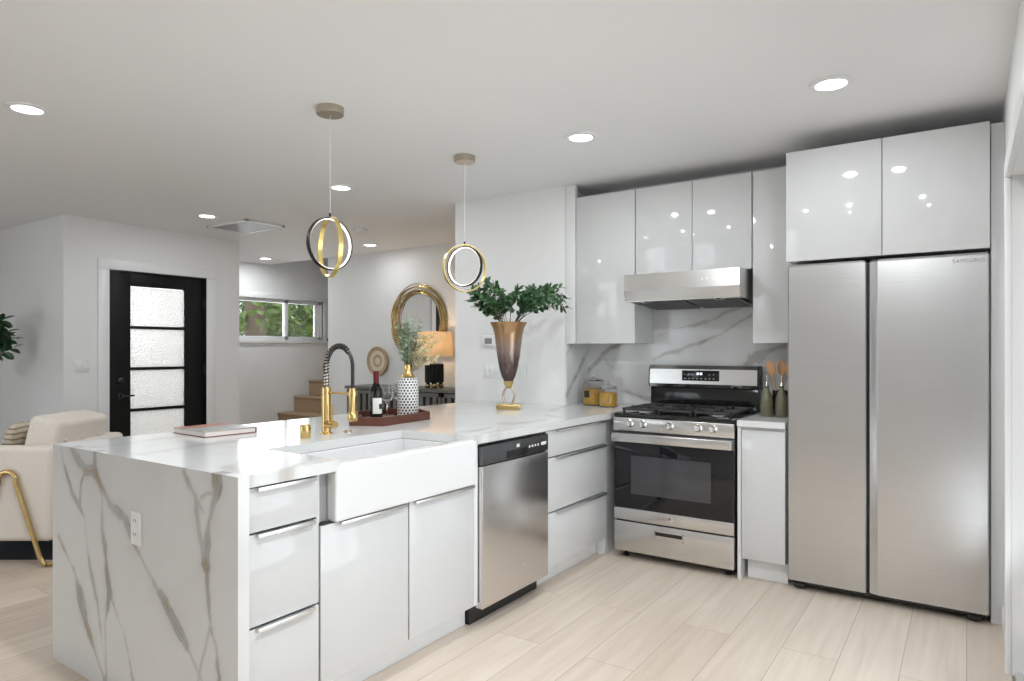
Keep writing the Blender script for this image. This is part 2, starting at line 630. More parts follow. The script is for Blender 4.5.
def struct(o, label=None, cat=None):
    o['kind'] = 'structure'
    if label:
        o['label'] = label
    if cat:
        o['category'] = cat
    return o


def copy_tree(o, parent=None):
    c = o.copy()
    COL.objects.link(c)
    if parent is not None:
        c.parent = parent
    ORG[c.name] = Vector((0, 0, 0))
    for ch in list(o.children):
        copy_tree(ch, c)
    return c


def box_obj(name, material, x0, x1, y0, y1, z0, z1, parent=None, bev=0.0, loc=None):
    return MB().box(x0, x1, y0, y1, z0, z1, bev).build(name, material, parent, loc=loc)


# ------------------------------------------------------------ marble slabs with veins
def fbm(a, b, seed):
    rs = np.random.RandomState(seed)
    out = np.zeros_like(a)
    amp, fr = 1.0, 5.0
    for _ in range(5):
        for _k in range(3):
            th = rs.rand()*2*PI
            ph = rs.rand()*2*PI
            out += amp/3*np.sin(fr*(a*math.cos(th)+b*math.sin(th))+ph)
        amp *= 0.55
        fr *= 2.1
    return out


def vein_mask(a, b, veins, seed):
    pa = a+0.016*fbm(a*1.6, b*1.6, seed)
    pb = b+0.016*fbm(a*1.6, b*1.6, seed+1)
    grey = np.zeros_like(a)
    gold = np.zeros_like(a)
    n1 = 0.5+0.5*np.clip(1.6*fbm(a*3, b*3, seed+2), -1, 1)
    n2 = np.clip(fbm(a*4, b*4, seed+3), -1, 1)
    for pts, w, inten in veins:
        d = np.full_like(a, 9.0)
        for (ax, ay), (bx, by) in zip(pts[:-1], pts[1:]):
            vx, vy = bx-ax, by-ay
            t = np.clip(((pa-ax)*vx+(pb-ay)*vy)/(vx*vx+vy*vy+1e-9), 0, 1)
            d = np.minimum(d, np.hypot(pa-ax-t*vx, pb-ay-t*vy))
        ww = 1.25*w*(0.35+1.35*n1)
        core = np.exp(-(d/(ww*0.55))**2)
        halo = np.exp(-(d/(ww*2.2))**2)
        edge = np.exp(-((d-ww*0.75)/(ww*0.25))**2)
        g = inten*((0.30+0.40*n1)*core+0.20*halo+0.65*edge*(0.3+0.7*n1))
        grey = np.maximum(grey, g)
        gold = np.maximum(gold, inten*core*np.clip(n2*1.2+0.1, 0, 1)*0.75)
    return np.clip(grey, 0, 1), np.clip(gold, 0, 1)


def marble_slab(name, us, vs, holes, thick, to_world, veins, parent, seed, loc=None):
    """slab over the grid us x vs (minus holes), extruded by -thick; to_world maps (u, v, w)"""
    bm = bmesh.new()
    nu, nv = len(us), len(vs)
    used = {}

    def vert(i, j):
        k = (i, j)
        if k not in used:
            used[k] = bm.verts.new((us[i], vs[j], 0))
        return used[k]
    for i in range(nu-1):
        uc = (us[i]+us[i+1])/2
        for j in range(nv-1):
            vc = (vs[j]+vs[j+1])/2
            if any(h[0] < uc < h[1] and h[2] < vc < h[3] for h in holes):
                continue
            bm.faces.new((vert(i, j), vert(i+1, j), vert(i+1, j+1), vert(i, j+1)))
    r = bmesh.ops.extrude_face_region(bm, geom=list(bm.faces))
    for e in r['geom']:
        if isinstance(e, bmesh.types.BMVert):
            e.co.z -= thick
    bmesh.ops.recalc_face_normals(bm, faces=bm.faces)
    me = bpy.data.meshes.new(name)
    bm.to_mesh(me)
    bm.free()
    n = len(me.vertices)
    co = np.empty(n*3)
    me.vertices.foreach_get('co', co)
    co = co.reshape(-1, 3)
    g, k = vein_mask(co[:, 0], co[:, 1], veins, seed)
    attr = me.attributes.new('vein', 'FLOAT_COLOR', 'POINT')
    colr = np.zeros((n, 4))
    colr[:, 0] = g
    colr[:, 1] = k
    colr[:, 3] = 1
    attr.data.foreach_set('color', colr.ravel())
    w = np.array([to_world(*c) for c in co])
    org = ORG.get(parent.name, Vector((0, 0, 0))) if parent is not None else Vector(loc or (0, 0, 0))
    w -= np.array(org)
    me.vertices.foreach_set('co', w.ravel())
    me.update()
    bm = bmesh.new()
    bm.from_mesh(me)
    bmesh.ops.recalc_face_normals(bm, faces=bm.faces)
    bm.to_mesh(me)
    bm.free()
    me.materials.append(M['marble'])
    o = bpy.data.objects.new(name, me)
    COL.objects.link(o)
    if parent is not None:
        o.parent = parent
    elif loc is not None:
        o.location = loc
    return o


def lin(*marks, step):
    out = []
    for a, b in zip(marks[:-1], marks[1:]):
        n = max(1, int(round((b-a)/step)))
        out += [a+(b-a)*i/n for i in range(n)]
    return out+[marks[-1]]


WF_VEINS = [
    ([(-3.149, 0.919), (-3.121, 0.842), (-3.053, 0.733), (-2.987, 0.682), (-2.935, 0.641), (-2.91, 0.551), (-2.872, 0.44), (-2.811, 0.336)], 0.006, 0.60),
    ([(-2.811, 0.336), (-2.775, 0.18), (-2.74, 0.0)], 0.005, 0.50),
    ([(-3.053, 0.921), (-2.979, 0.855), (-2.923, 0.826), (-2.848, 0.827), (-2.787, 0.765), (-2.739, 0.726), (-2.638, 0.689)], 0.012, 0.60),
    ([(-2.801, 0.791), (-2.729, 0.731), (-2.592, 0.682), (-2.464, 0.557), (-2.322, 0.434), (-2.192, 0.312), (-2.1, 0.232), (-2.03, 0.10), (-2.0, 0.0)], 0.012, 0.75),
    ([(-2.923, 0.826), (-2.961, 0.768), (-2.969, 0.72), (-2.974, 0.677)], 0.006, 0.50),
    ([(-2.835, 0.915), (-2.835, 0.84), (-2.775, 0.732), (-2.775, 0.618), (-2.746, 0.475), (-2.716, 0.379)], 0.009, 0.75),
    ([(-2.754, 0.514), (-2.722, 0.383), (-2.747, 0.241), (-2.747, 0.105), (-2.754, 0.0)], 0.007, 0.85),
    ([(-2.712, 0.377), (-2.609, 0.274), (-2.543, 0.126), (-2.50, 0.0)], 0.004, 0.55),
    ([(-3.163, 0.522), (-3.08, 0.45), (-2.987, 0.371), (-2.935, 0.309), (-2.90, 0.18)], 0.009, 0.65),
    ([(-3.03, 0.42), (-2.932, 0.251), (-2.838, 0.116), (-2.729, 0.0)], 0.013, 0.85),
    ([(-2.205, 0.911), (-2.132, 0.837), (-2.074, 0.778)], 0.009, 0.60),
    ([(-2.001, 0.914), (-2.011, 0.837), (-2.041, 0.725), (-2.054, 0.607)], 0.014, 0.90),
    ([(-2.119, 0.824), (-2.1, 0.746), (-2.08, 0.676), (-2.054, 0.593)], 0.012, 0.70),
    ([(-2.085, 0.824), (-2.029, 0.839), (-2.008, 0.852)], 0.008, 0.60),
    ([(-2.054, 0.607), (-2.051, 0.492), (-2.049, 0.391)], 0.006, 0.70),
    ([(-2.049, 0.391), (-2.016, 0.342), (-1.994, 0.233), (-1.97, 0.0)], 0.010, 0.85),
    ([(-2.054, 0.39), (-2.08, 0.311), (-2.111, 0.2)], 0.010, 0.75),
]
BS_VEINS = [
    ([(-2.42, 1.13), (-2.375, 1.171), (-2.265, 1.301), (-2.191, 1.346), (-2.085, 1.368)], 0.0091, 0.65),
    ([(-2.265, 1.301), (-2.224, 1.226), (-2.174, 1.197)], 0.0039, 0.35),
    ([(-2.126, 1.012), (-2.029, 0.986), (-1.928, 0.961), (-1.851, 0.942)], 0.0078, 0.75),
    ([(-1.851, 1.244), (-1.753, 1.302), (-1.629, 1.323), (-1.522, 1.372), (-1.384, 1.425), (-1.297, 1.464), (-1.1, 1.58)], 0.0072, 0.65),
    ([(-1.813, 1.431), (-1.665, 1.471), (-1.522, 1.503), (-1.284, 1.571), (-1.186, 1.608)], 0.0052, 0.45),
    ([(-1.284, 1.168), (-1.199, 1.223), (-1.141, 1.277), (-1.071, 1.316), (-0.96, 1.355)], 0.0117, 0.60),
    ([(-1.186, 1.276), (-1.122, 1.237), (-1.071, 1.303)], 0.0065, 0.50),
]
CT_VEINS = [
    ([(-1.887, 1.25), (-2.076, 1.338), (-2.146, 1.415), (-2.30, 1.56), (-2.413, 1.645)], 0.020, 0.40),
    ([(-2.613, 1.30), (-2.664, 1.615), (-2.691, 1.75), (-2.713, 1.903)], 0.030, 0.28),
    ([(-1.887, 1.40), (-1.968, 1.536), (-2.091, 1.645), (-2.16, 1.70)], 0.014, 0.50),
    ([(-1.966, 1.344), (-2.098, 1.447), (-2.252, 1.535)], 0.014, 0.35),
    ([(-1.99, 2.40), (-2.017, 2.468), (-2.025, 2.761), (-2.021, 3.241)], 0.020, 0.30),
    ([(-1.89, 2.43), (-1.933, 2.72), (-2.097, 2.998)], 0.020, 0.30),
    ([(-2.0, 3.40), (-2.186, 3.565), (-2.311, 3.912), (-2.377, 4.164)], 0.015, 0.30),
    ([(-2.988, 1.322), (-3.004, 1.536), (-3.013, 1.654), (-2.95, 2.3)], 0.030, 0.22),
]

# ------------------------------------------------------------ key dimensions
XF = -1.9075           # cabinet fronts of the peninsula
XC = -1.887            # counter front edge
XB = -3.22             # counter rear edge
YN = 1.237             # waterfall face
CT = 0.914             # counter top
YR = 3.889             # fridge / range fronts
YU = 4.21              # upper cabinet fronts
YK = 4.20              # painted kitchen wall
YS = 4.53              # backsplash wall
XR = 0.15              # right wall
XD = -6.55             # front door wall
YM = 5.75              # mirror wall
XW = -8.05             # stair window wall
YREAR = -2.7
XL = -9.6

# ------------------------------------------------------------ the room
struct(box_obj('floor', M['floor'], XL, XR, YREAR, 8.7, -0.1, 0.0))
cl = MB()
cl.box(XL, XR+0.12, YREAR-0.12, YM, CEIL, CEIL+0.15)
cl.box(-6.81, XR+0.12, YM, YM+0.12, CEIL, CEIL+0.15)
struct(cl.build('ceiling', M['ceiling'], smooth=False))
struct(box_obj('ground', M['ground'], -30, 20, -20, 20, -0.25, -0.12))

w = MB()   # wall behind the range, backsplash and fridge, and the painted wall beside it
w.box(-3.43, -2.405, YK, YS+0.15, 0, CEIL)
w.box(-2.405, XR+0.12, YS+0.012, YS+0.15, 0, CEIL)
struct(w.build('wall_kitchen', M['wall'], smooth=False))

DY0, DY1, DZ = 0.75, 3.36, 2.02       # sliding door opening in the right wall
w = MB()
w.box(XR, XR+0.12, DY1, YS+0.15, 0, CEIL)
w.box(XR, XR+0.12, DY0, DY1, DZ, CEIL)
w.box(XR, XR+0.12, YREAR-0.12, DY0, 0, CEIL)
struct(w.build('wall_right', M['wall'], smooth=False))

WX0, WX1, WZ0, WZ1 = -6.9, -4.1, 0.12, 2.15   # unseen window, added behind the viewer to let fill light in
w = MB()
w.box(XL, WX0, YREAR-0.12, YREAR, 0, CEIL)
w.box(WX1, XR+0.12, YREAR-0.12, YREAR, 0, CEIL)
w.box(WX0, WX1, YREAR-0.12, YREAR, 0, WZ0)
w.box(WX0, WX1, YREAR-0.12, YREAR, WZ1, CEIL)
struct(w.build('wall_rear', M['wall'], smooth=False))

LY0, LY1 = -0.7, 1.3                   # unseen living room window, put in for its light
w = MB()
w.box(XL-0.12, XL, YREAR-0.12, LY0, 0, CEIL)
w.box(XL-0.12, XL, LY1, 2.76, 0, CEIL)
w.box(XL-0.12, XL, LY0, LY1, 0, 0.6)
w.box(XL-0.12, XL, LY0, LY1, 2.1, CEIL)
struct(w.build('wall_living', M['wall'], smooth=False))

struct(box_obj('wall_alcove', M['wall'], XL-0.12, XD, 2.60, 2.76, 0, CEIL))
FD0, FD1, FDZ = 2.978, 3.922, 2.06     # front door opening
w = MB()
w.box(XD-0.12, XD, 2.76, FD0-0.02, 0, CEIL)
w.box(XD-0.12, XD, FD1+0.02, 4.31, 0, CEIL)
w.box(XD-0.12, XD, FD0-0.02, FD1+0.02, FDZ+0.02, CEIL)
struct(w.build('wall_entry', M['wall'], smooth=False))
struct(box_obj('wall_entry_return', M['wall'], XW-0.12, XD-0.12, 4.19, 4.31, 0, CEIL))
SW0, SW1, SZ0, SZ1 = 5.0, 6.70, 1.47, 2.04   # stair window
w = MB()
w.box(XW-0.12, XW, 4.31, SW0, 0, 4.9)
w.box(XW-0.12, XW, SW1, 8.7, 0, 4.9)
w.box(XW-0.12, XW, SW0, SW1, 0, SZ0)
w.box(XW-0.12, XW, SW0, SW1, SZ1, 4.9)
struct(w.build('wall_stair_window', M['wall'], smooth=False))
struct(box_obj('wall_mirror', M['wall'], -6.81, XR, YM, YM+0.12, 0, CEIL))
w = MB()
w.box(XW, -6.69, 8.7, 8.82, 0, 4.9)
w.box(-6.81, -6.69, YM+0.12, 8.7, 0, 4.9)
w.box(XW, -6.69, YM-0.10, YM, CEIL+0.15, 4.9)
w.box(XW-0.12, -6.69, YM-0.10, 8.82, 4.9, 5.0)
struct(w.build('wall_stairwell', M['wall'], smooth=False))
struct(box_obj('wall_passage', M['wall'], XR, XR+0.12, YS+0.15, YM+0.12, 0, CEIL))

# baseboards and casings
struct(box_obj('baseboard_right', M['trim'], XR-0.014, XR, DY1+0.075, YR+0.053, 0, 0.10, bev=0.003))
struct(box_obj('baseboard_entry', M['trim'], XD, XD+0.014, 2.62, FD0-0.10, 0, 0.10, bev=0.003))
struct(box_obj('baseboard_alcove', M['trim'], XL, XD, 2.586, 2.60, 0, 0.10, bev=0.003))
struct(box_obj('baseboard_mirror', M['trim'], -6.80, -3.0, YM-0.014, YM, 0, 0.10, bev=0.003))
t = MB()
t.box(XR-0.022, XR, DY1-0.005, DY1+0.07, 0, DZ-0.006, 0.004)
t.box(XR-0.022, XR, DY0-0.07, DY0+0.005, 0, DZ-0.006, 0.004)
t.box(XR-0.022, XR, DY0-0.07, DY1+0.07, DZ-0.005, DZ+0.07, 0.004)
struct(t.build('trim_1', M['trim']), 'white casing round the sliding door at right edge', 'trim')
t = MB()
t.box(XD, XD+0.018, FD0-0.10, FD0-0.005, 0, FDZ+0.004, 0.004)
t.box(XD, XD+0.018, FD1+0.005, FD1+0.10, 0, FDZ+0.004, 0.004)
t.box(XD, XD+0.018, FD0-0.10, FD1+0.10, FDZ+0.005, FDZ+0.10, 0.004)
struct(t.build('trim_2', M['trim']), 'white casing round the black front door', 'trim')

# stair window
g = struct(thing('window_1', 'horizontal sliding window above the stairs with trees outside', 'window', (XW, 5.85, SZ0)))
f = MB()
f.box(XW-0.03, XW+0.018, SW0-0.07, SW1+0.06, SZ1, SZ1+0.07, 0.004)
f.box(XW-0.03, XW+0.03, SW0-0.09, SW1+0.08, SZ0-0.055, SZ0, 0.004)
f.box(XW-0.03, XW+0.018, SW1, SW1+0.06, SZ0, SZ1, 0.004)
f.box(XW-0.03, XW+0.018, SW0-0.07, SW0, SZ0, SZ1, 0.004)
f.build('window_casing', M['trim'], g)
f = MB()
X0, X1 = XW-0.11, XW-0.05
f.box(X0, X1, SW0, SW1, SZ1-0.045, SZ1, 0.004)
f.box(X0, X1, SW0, SW1, SZ0, SZ0+0.045, 0.004)
f.box(X0, X1, SW0, SW0+0.05, SZ0, SZ1, 0.004)
f.box(X0, X1, SW1-0.05, SW1, SZ0, SZ1, 0.004)
f.box(X0, X1, 6.06, 6.115, SZ0, SZ1, 0.004)
f.box(X0+0.01, X1-0.01, SW1-0.10, SW1-0.05, SZ0+0.045, SZ1-0.045, 0.004)
fr = f.build('window_frame', M['vinyl'], g)
p_ = MB()
p_.box(XW-0.085, XW-0.081, SW0+0.05, SW1-0.10, SZ0+0.045, SZ1-0.045)
p_.build('pane', M['pane'], g)

# unseen rear and living room windows, added for fill light
for nm, lab, ax in (('window_2', 'wide unseen window added behind the viewer for fill light', 'x'), ('window_3', 'unseen living room window added for fill light', 'y')):
    f, p_ = MB(), MB()
    if ax == 'x':
        a0, a1, z0, z1 = WX0, WX1, WZ0, WZ1
        for q in (a0, a0+0.99, a1-1.05, a1-0.06):
            f.box(q, q+0.06, YREAR-0.1, YREAR-0.02, z0, z1, 0.004)
        f.box(a0, a1, YREAR-0.1, YREAR-0.02, z0, z0+0.06, 0.004)
        f.box(a0, a1, YREAR-0.1, YREAR-0.02, z1-0.06, z1, 0.004)
        p_.box(a0+0.03, a1-0.03, YREAR-0.062, YREAR-0.058, z0+0.03, z1-0.03)
        loc = (a0, YREAR, z0)
    else:
        a0, a1, z0, z1 = LY0, LY1, 0.6, 2.1
        for q in (a0, (a0+a1)/2-0.03, a1-0.06):
            f.box(XL-0.1, XL-0.02, q, q+0.06, z0, z1, 0.004)
        f.box(XL-0.1, XL-0.02, a0, a1, z0, z0+0.06, 0.004)
        f.box(XL-0.1, XL-0.02, a0, a1, z1-0.06, z1, 0.004)
        p_.box(XL-0.062, XL-0.058, a0+0.03, a1-0.03, z0+0.03, z1-0.03)
        loc = (XL, a0, z0)
    g = struct(thing(nm, lab, 'window', loc))
    f.build('window_frame', M['vinyl'], g)
    p_.build('pane', M['pane'], g)

# front door
g = struct(thing('door_1', 'black front door with four frosted glass panes', 'door', (XD, 3.42, 0)))
G0, G1, GZ = 3.182, 3.718, 1.93
zs = [0.345, 0.742, 1.138, 1.534]
f = MB()
f.box(XD-0.075, XD-0.03, FD0, G0, 0.01, FDZ, 0.003)
f.box(XD-0.075, XD-0.03, G1, FD1, 0.01, FDZ, 0.003)
f.box(XD-0.075, XD-0.03, G0, G1, GZ, FDZ, 0.003)
f.box(XD-0.075, XD-0.03, G0, G1, 0.01, zs[0], 0.003)
for z in zs[1:]:
    f.box(XD-0.075, XD-0.03, G0, G1, z-0.014, z+0.014, 0.002)
f.build('door_panel', M['black_paint'], g)
j = MB()
j.box(XD-0.12, XD-0.001, FD0-0.0195, FD0-0.003, 0, FDZ+0.003)
j.box(XD-0.12, XD-0.001, FD1+0.003, FD1+0.0195, 0, FDZ+0.003)
j.box(XD-0.12, XD-0.001, FD0-0.0195, FD1+0.0195, FDZ+0.0035, FDZ+0.0195)
j.build('door_jamb', M['black_paint'], g)
zz = [zs[0], zs[1], zs[2], zs[3], GZ]
for i in range(4):
    MB().box(XD-0.056, XD-0.048, G0-0.005, G1+0.005, zz[i]+0.01, zz[i+1]-0.01).build('pane', M['frosted'], g)
h = MB()
h.lathe([(0.001, 0), (0.028, 0), (0.028, 0.012), (0.012, 0.016), (0.012, 0.05), (0.001, 0.05)], 20, mtx=Matrix.Translation((XD-0.03, 3.088, 0.885)) @ Matrix.Rotation(PI/2, 4, 'Y'))
h.box(XD+0.008, XD+0.022, 3.078, 3.198, 0.876, 0.894, 0.006)
h.build('door_handle', M['black_plastic'], g)
MB().lathe([(0.001, 0), (0.03, 0), (0.03, 0.014), (0.018, 0.022), (0.001, 0.024)], 20, mtx=Matrix.Translation((XD-0.03, 3.088, 1.03)) @ Matrix.Rotation(PI/2, 4, 'Y')).build('deadbolt', M['black_plastic'], g)
for z in (0.25, 1.12, 1.80):
    MB().box(XD-0.03, XD-0.012, FD1-0.012, FD1+0.012, z-0.05, z+0.05, 0.004).build('hinge', M['black_plastic'], g)

# sliding glass door at the right edge
g = struct(thing('door_2', 'white framed sliding glass door at the right edge', 'door', (XR+0.06, 2.0, 0)))
f = MB()
YC_ = (DY0+DY1)/2
for a0, a1, x0 in ((DY0, YC_+0.04, XR+0.02), (YC_-0.04, DY1, XR+0.065)):
    f.box(x0, x0+0.04, a0, a0+0.08, 0.02, DZ, 0.004)
    f.box(x0, x0+0.04, a1-0.08, a1, 0.02, DZ, 0.004)
    f.box(x0, x0+0.04, a0, a1, 0.02, 0.14, 0.004)
    f.box(x0, x0+0.04, a0, a1, DZ-0.09, DZ, 0.004)
f.build('door_frame', M['vinyl'], g)
MB().box(XR+0.01, XR+0.115, DY0, DY1, 0.0, 0.02).build('door_track', M['pull'], g)
p_ = MB()
p_.box(XR+0.038, XR+0.042, DY0+0.07, YC_-0.03, 0.13, DZ-0.08)
p_.box(XR+0.083, XR+0.087, YC_+0.03, DY1-0.07, 0.13, DZ-0.08)
p_.build('pane', M['pane'], g)

# stairs
g = thing('staircase', 'oak staircase climbing beside the wall under the window', 'stairs', (-7.43, 5.6, 0))
for k in range(1, 11):
    y0 = 5.889+0.268*(k-2)
    s_ = MB()
    s_.box(XW+0.002, -6.815, y0+0.02, y0+0.268+0.02, 0.0 if k < 3 else 0.219*(k-2), 0.219*k-0.03)
    s_.box(XW+0.002, -6.815, y0, y0+0.30, 0.219*k-0.03, 0.219*k, 0.006)
    s_.build('step', M['stair'], g)
g = thing('handrail', 'black handrail end on the stair side of the mirror wall', 'handrail', (-6.86, 6.1, 1.4))
MB().tube([(-6.875, 5.80, 1.45), (-6.875, 5.9, 1.50), (-6.875, 7.8, 3.05)], 0.02, 12).build('rail', M['black_paint'], g)
for y, z in ((6.0, 1.58), (7.4, 2.72)):
    b_ = MB()
    b_.cyl((-6.875, y, z-0.01), (-6.875, y, z-0.07), 0.008).cyl((-6.875, y, z-0.07), (-6.812, y, z-0.07), 0.008).cyl((-6.818, y, z-0.07), (-6.811, y, z-0.07), 0.03)
    b_.build('bracket', M['black_paint'], g)


# ------------------------------------------------------------ peninsula: cabinets, sink, dishwasher
def pen_drawers(name, label, y0, y1, pull_l, pull_r):
    g = thing(name, label, 'cabinet', (XF-0.28, (y0+y1)/2, 0), group=None)
    c = MB()
    c.box(XF-0.58, XF-0.0205, y0, y1, 0.105, 0.873)
    c.build('carcass', M['carcass'], g)
    MB().box(XF-0.56, XF-0.075, y0, y1, 0, 0.105).build('toe_kick', M['carcass'], g)
    MB().box(XF-0.0204, XF-0.012, y0+0.004, y1-0.004, 0.11, 0.872).build('shadow_gap', M['shadow_gap'], g)
    for za, zb in ((0.721, 0.866), (0.415, 0.714), (0.112, 0.408)):
        d = MB().box(XF-0.012, XF, y0+0.003, y1-0.003, za, zb, 0.0015).build('drawer', M['gloss'], g)
        m = MB()
        m.box(XF-0.010, XF+0.0155, y0+pull_l, y1-pull_r, zb, zb+0.002)
        m.box(XF+0.0155, XF+0.019, y0+pull_l, y1-pull_r, zb-0.011, zb+0.002, 0.0008)
        m.build('pull', M['pull'], d)
    return g


pen_drawers('drawer_cabinet', 'white three-drawer cabinet next to the marble waterfall panel', 1.281, 1.572, 0.032, 0.03)
pen_drawers('drawer_cabinet', 'white three-drawer cabinet between the dishwasher and the range', 3.118, 3.86, 0.10, 0.02)

g = thing('sink_cabinet', 'white two-door cabinet under the apron sink', 'cabinet', (XF-0.28, 2.03, 0))
c = MB()
c.box(XF-0.58, XF-0.0205, 1.575, 2.50, 0.105, 0.64)
c.box(XF-0.58, XF-0.0205, 2.472, 2.50, 0.64, 0.873)
c.box(XF-0.014, XF, 2.474, 2.503, 0.112, 0.873, 0.001)
c.box(XF-0.58, XF-0.0205, 1.575, 1.588, 0.64, 0.873)
c.build('carcass', M['carcass'], g)
MB().box(XF-0.56, XF-0.075, 1.575, 2.50, 0, 0.105).build('toe_kick', M['carcass'], g)
MB().box(XF-0.10, XF-0.03, 1.5885, 1.628, 0.69, 0.872).build('side_channel', M['channel'], g)
MB().box(XF-0.0204, XF-0.012, 1.58, 2.47, 0.11, 0.689).build('shadow_gap', M['shadow_gap'], g)
for ya, yb, p0, p1 in ((1.578, 2.029, 1.66, 2.01), (2.037, 2.471, 2.06, 2.46)):
    d = MB().box(XF-0.012, XF, ya, yb, 0.112, 0.682, 0.0015).build('door', M['gloss'], g)
    m = MB()
    m.box(XF-0.010, XF+0.0155, p0, p1, 0.682, 0.684)
    m.box(XF+0.0155, XF+0.019, p0, p1, 0.672, 0.684, 0.0008)
    m.build('pull', M['pull'], d)

# island back panel on the living room side
g = thing('peninsula_back_panel', 'white panel closing the rear of the peninsula cabinets', 'panel', (-2.55, 2.7, 0))
MB().box(-2.56, -2.49, 1.29, 4.195, 0, 0.873, 0.002).build('panel', M['carcass'], g)

# apron sink
SX0, SX1, SY0, SY1 = -2.355, XF+0.022, 1.630, 2.470
g = thing('farmhouse_sink', 'white fireclay apron sink set in the marble counter', 'sink', (-2.13, 2.05, 0.69))
b_ = MB()
tz = 0.897
bm = b_.bm
b_.box(SX1-0.055, SX1, SY0, SY1, 0.687, tz, 0.010, 3)
b_.box(SX0, SX0+0.028, SY0+0.002, SY1-0.002, 0.66, 0.872, 0.004)
b_.box(SX0+0.028, SX1-0.055, SY0+0.002, SY0+0.03, 0.66, 0.872, 0.004)
b_.box(SX0+0.028, SX1-0.055, SY1-0.03, SY1-0.002, 0.66, 0.872, 0.004)
b_.box(SX0, SX1-0.05, SY0+0.002, SY1-0.002, 0.645, 0.672, 0.004)
b_.build('basin', M['ceramic'], g, smooth=False)
MB().lathe([(0.001, 0.672), (0.044, 0.672), (0.044, 0.676), (0.03, 0.675), (0.001, 0.673)], 28, at=(-2.15, 2.05, 0)).build('drain', M['chrome'], g)

# dishwasher
g = thing('dishwasher', 'stainless dishwasher with dark control strip between white cabinets', 'dishwasher', (-2.2, 2.81, 0))
MB().box(XF-0.56, XF-0.02, 2.508, 3.112, 0.10, 0.868).build('body', M['steel_dark'], g)
MB().box(XF-0.50, XF-0.055, 2.508, 3.112, 0.0, 0.10).build('toe_panel', M['black_plastic'], g)
MB().box(XF-0.02, XF+0.022, 2.510, 3.110, 0.088, 0.764, 0.006, 3).build('door', M['steel_dw'], g)
cp = MB().box(XF-0.02, XF+0.022, 2.510, 3.110, 0.768, 0.858, 0.005, 3).build('control_panel', M['steel_dark'], g)
MB().box(XF+0.0215, XF+0.0232, 2.71, 2.90, 0.775, 0.812, 0.0008).build('recessed_handle', M['black_plastic'], cp)
MB().box(XF+0.0218, XF+0.0228, 2.80, 2.825, 0.822, 0.838).build('display', M['white_plastic'], cp)
for k in range(4):
    MB().box(XF+0.0218, XF+0.0228, 2.915+0.028*k, 2.927+0.028*k, 0.805, 0.818, 0.0004).build('button', M['white_plastic'], cp)
MB().box(XF+0.0218, XF+0.0228, 3.035, 3.085, 0.805, 0.822, 0.0004).build('label_sticker', M['white_plastic'], cp)

# marble counter and waterfall end
g = thing('marble_countertop', 'white veined marble counter with a waterfall end on the peninsula', 'countertop', (-2.55, 2.7, CT))
marble_slab('slab', lin(XB, SX0+0.015, XC, step=0.009), lin(YN+0.0402, SY0+0.022, SY1-0.022, YK-0.001, step=0.009), [(SX0+0.015, XC+1, SY0+0.022, SY1-0.022)], 0.040,
            lambda u, v, ww: (u, v, CT+ww), CT_VEINS, g, 11)
marble_slab('waterfall_panel', lin(XB, XC, step=0.005), lin(0.0, CT, step=0.005), [], 0.040,
            lambda u, v, ww: (u, YN-ww, v), WF_VEINS, g, 23)
marble_slab('corner_return', lin(-2.4045, XC, step=0.012), lin(YK-0.001, YS-0.02, step=0.012), [], 0.040,
            lambda u, v, ww: (u, v, CT+ww), CT_VEINS, g, 11)
tag(box_obj('corner_base', M['carcass'], -2.40, XF-0.02, 3.87, YS-0.02, 0, 0.8735, loc=(-2.1, 4.1, 0)), 'white blind base unit in the corner beside the range', 'cabinet')

# backsplash
g = thing('marble_backsplash', 'white veined marble backsplash on the wall behind the range', 'backsplash', (-1.5, YS, CT))
marble_slab('back_slab', lin(-2.402, -0.80, step=0.007), lin(CT, 1.83, step=0.007), [], 0.011, lambda u, v, ww: (u, YS-ww-0.001, v), BS_VEINS, g, 31)
marble_slab('side_slab', lin(YK+0.001, YS-0.001, step=0.01), lin(CT+0.0005, 1.364, step=0.01), [], 0.012, lambda u, v, ww: (-2.404-ww, u, v),
            [([(4.2, 1.0), (4.3, 1.09), (4.42, 1.2), (4.53, 1.3)], 0.01, 0.6), ([(4.2, 1.28), (4.33, 1.40)], 0.006, 0.5)], g, 37)

# outlet on the waterfall
g = thing('electrical_outlet', 'white outlet plate on the marble waterfall panel', 'outlet', (-2.511, YN, 0.662))
MB().box(-2.548, -2.474, YN-0.006, YN-0.0002, 0.600, 0.722, 0.003).build('plate', M['white_plastic'], g)
for z in (0.637, 0.687):
    s_ = MB().box(-2.530, -2.492, YN-0.0085, YN-0.006, z-0.019, z+0.019, 0.002).build('socket', M['white_plastic'], g)
    q = MB()
    q.box(-2.520, -2.517, YN-0.0088, YN-0.0084, z-0.002, z+0.010)
    q.box(-2.506, -2.503, YN-0.0088, YN-0.0084, z-0.002, z+0.010)
    q.build('slot', M['ink'], s_)

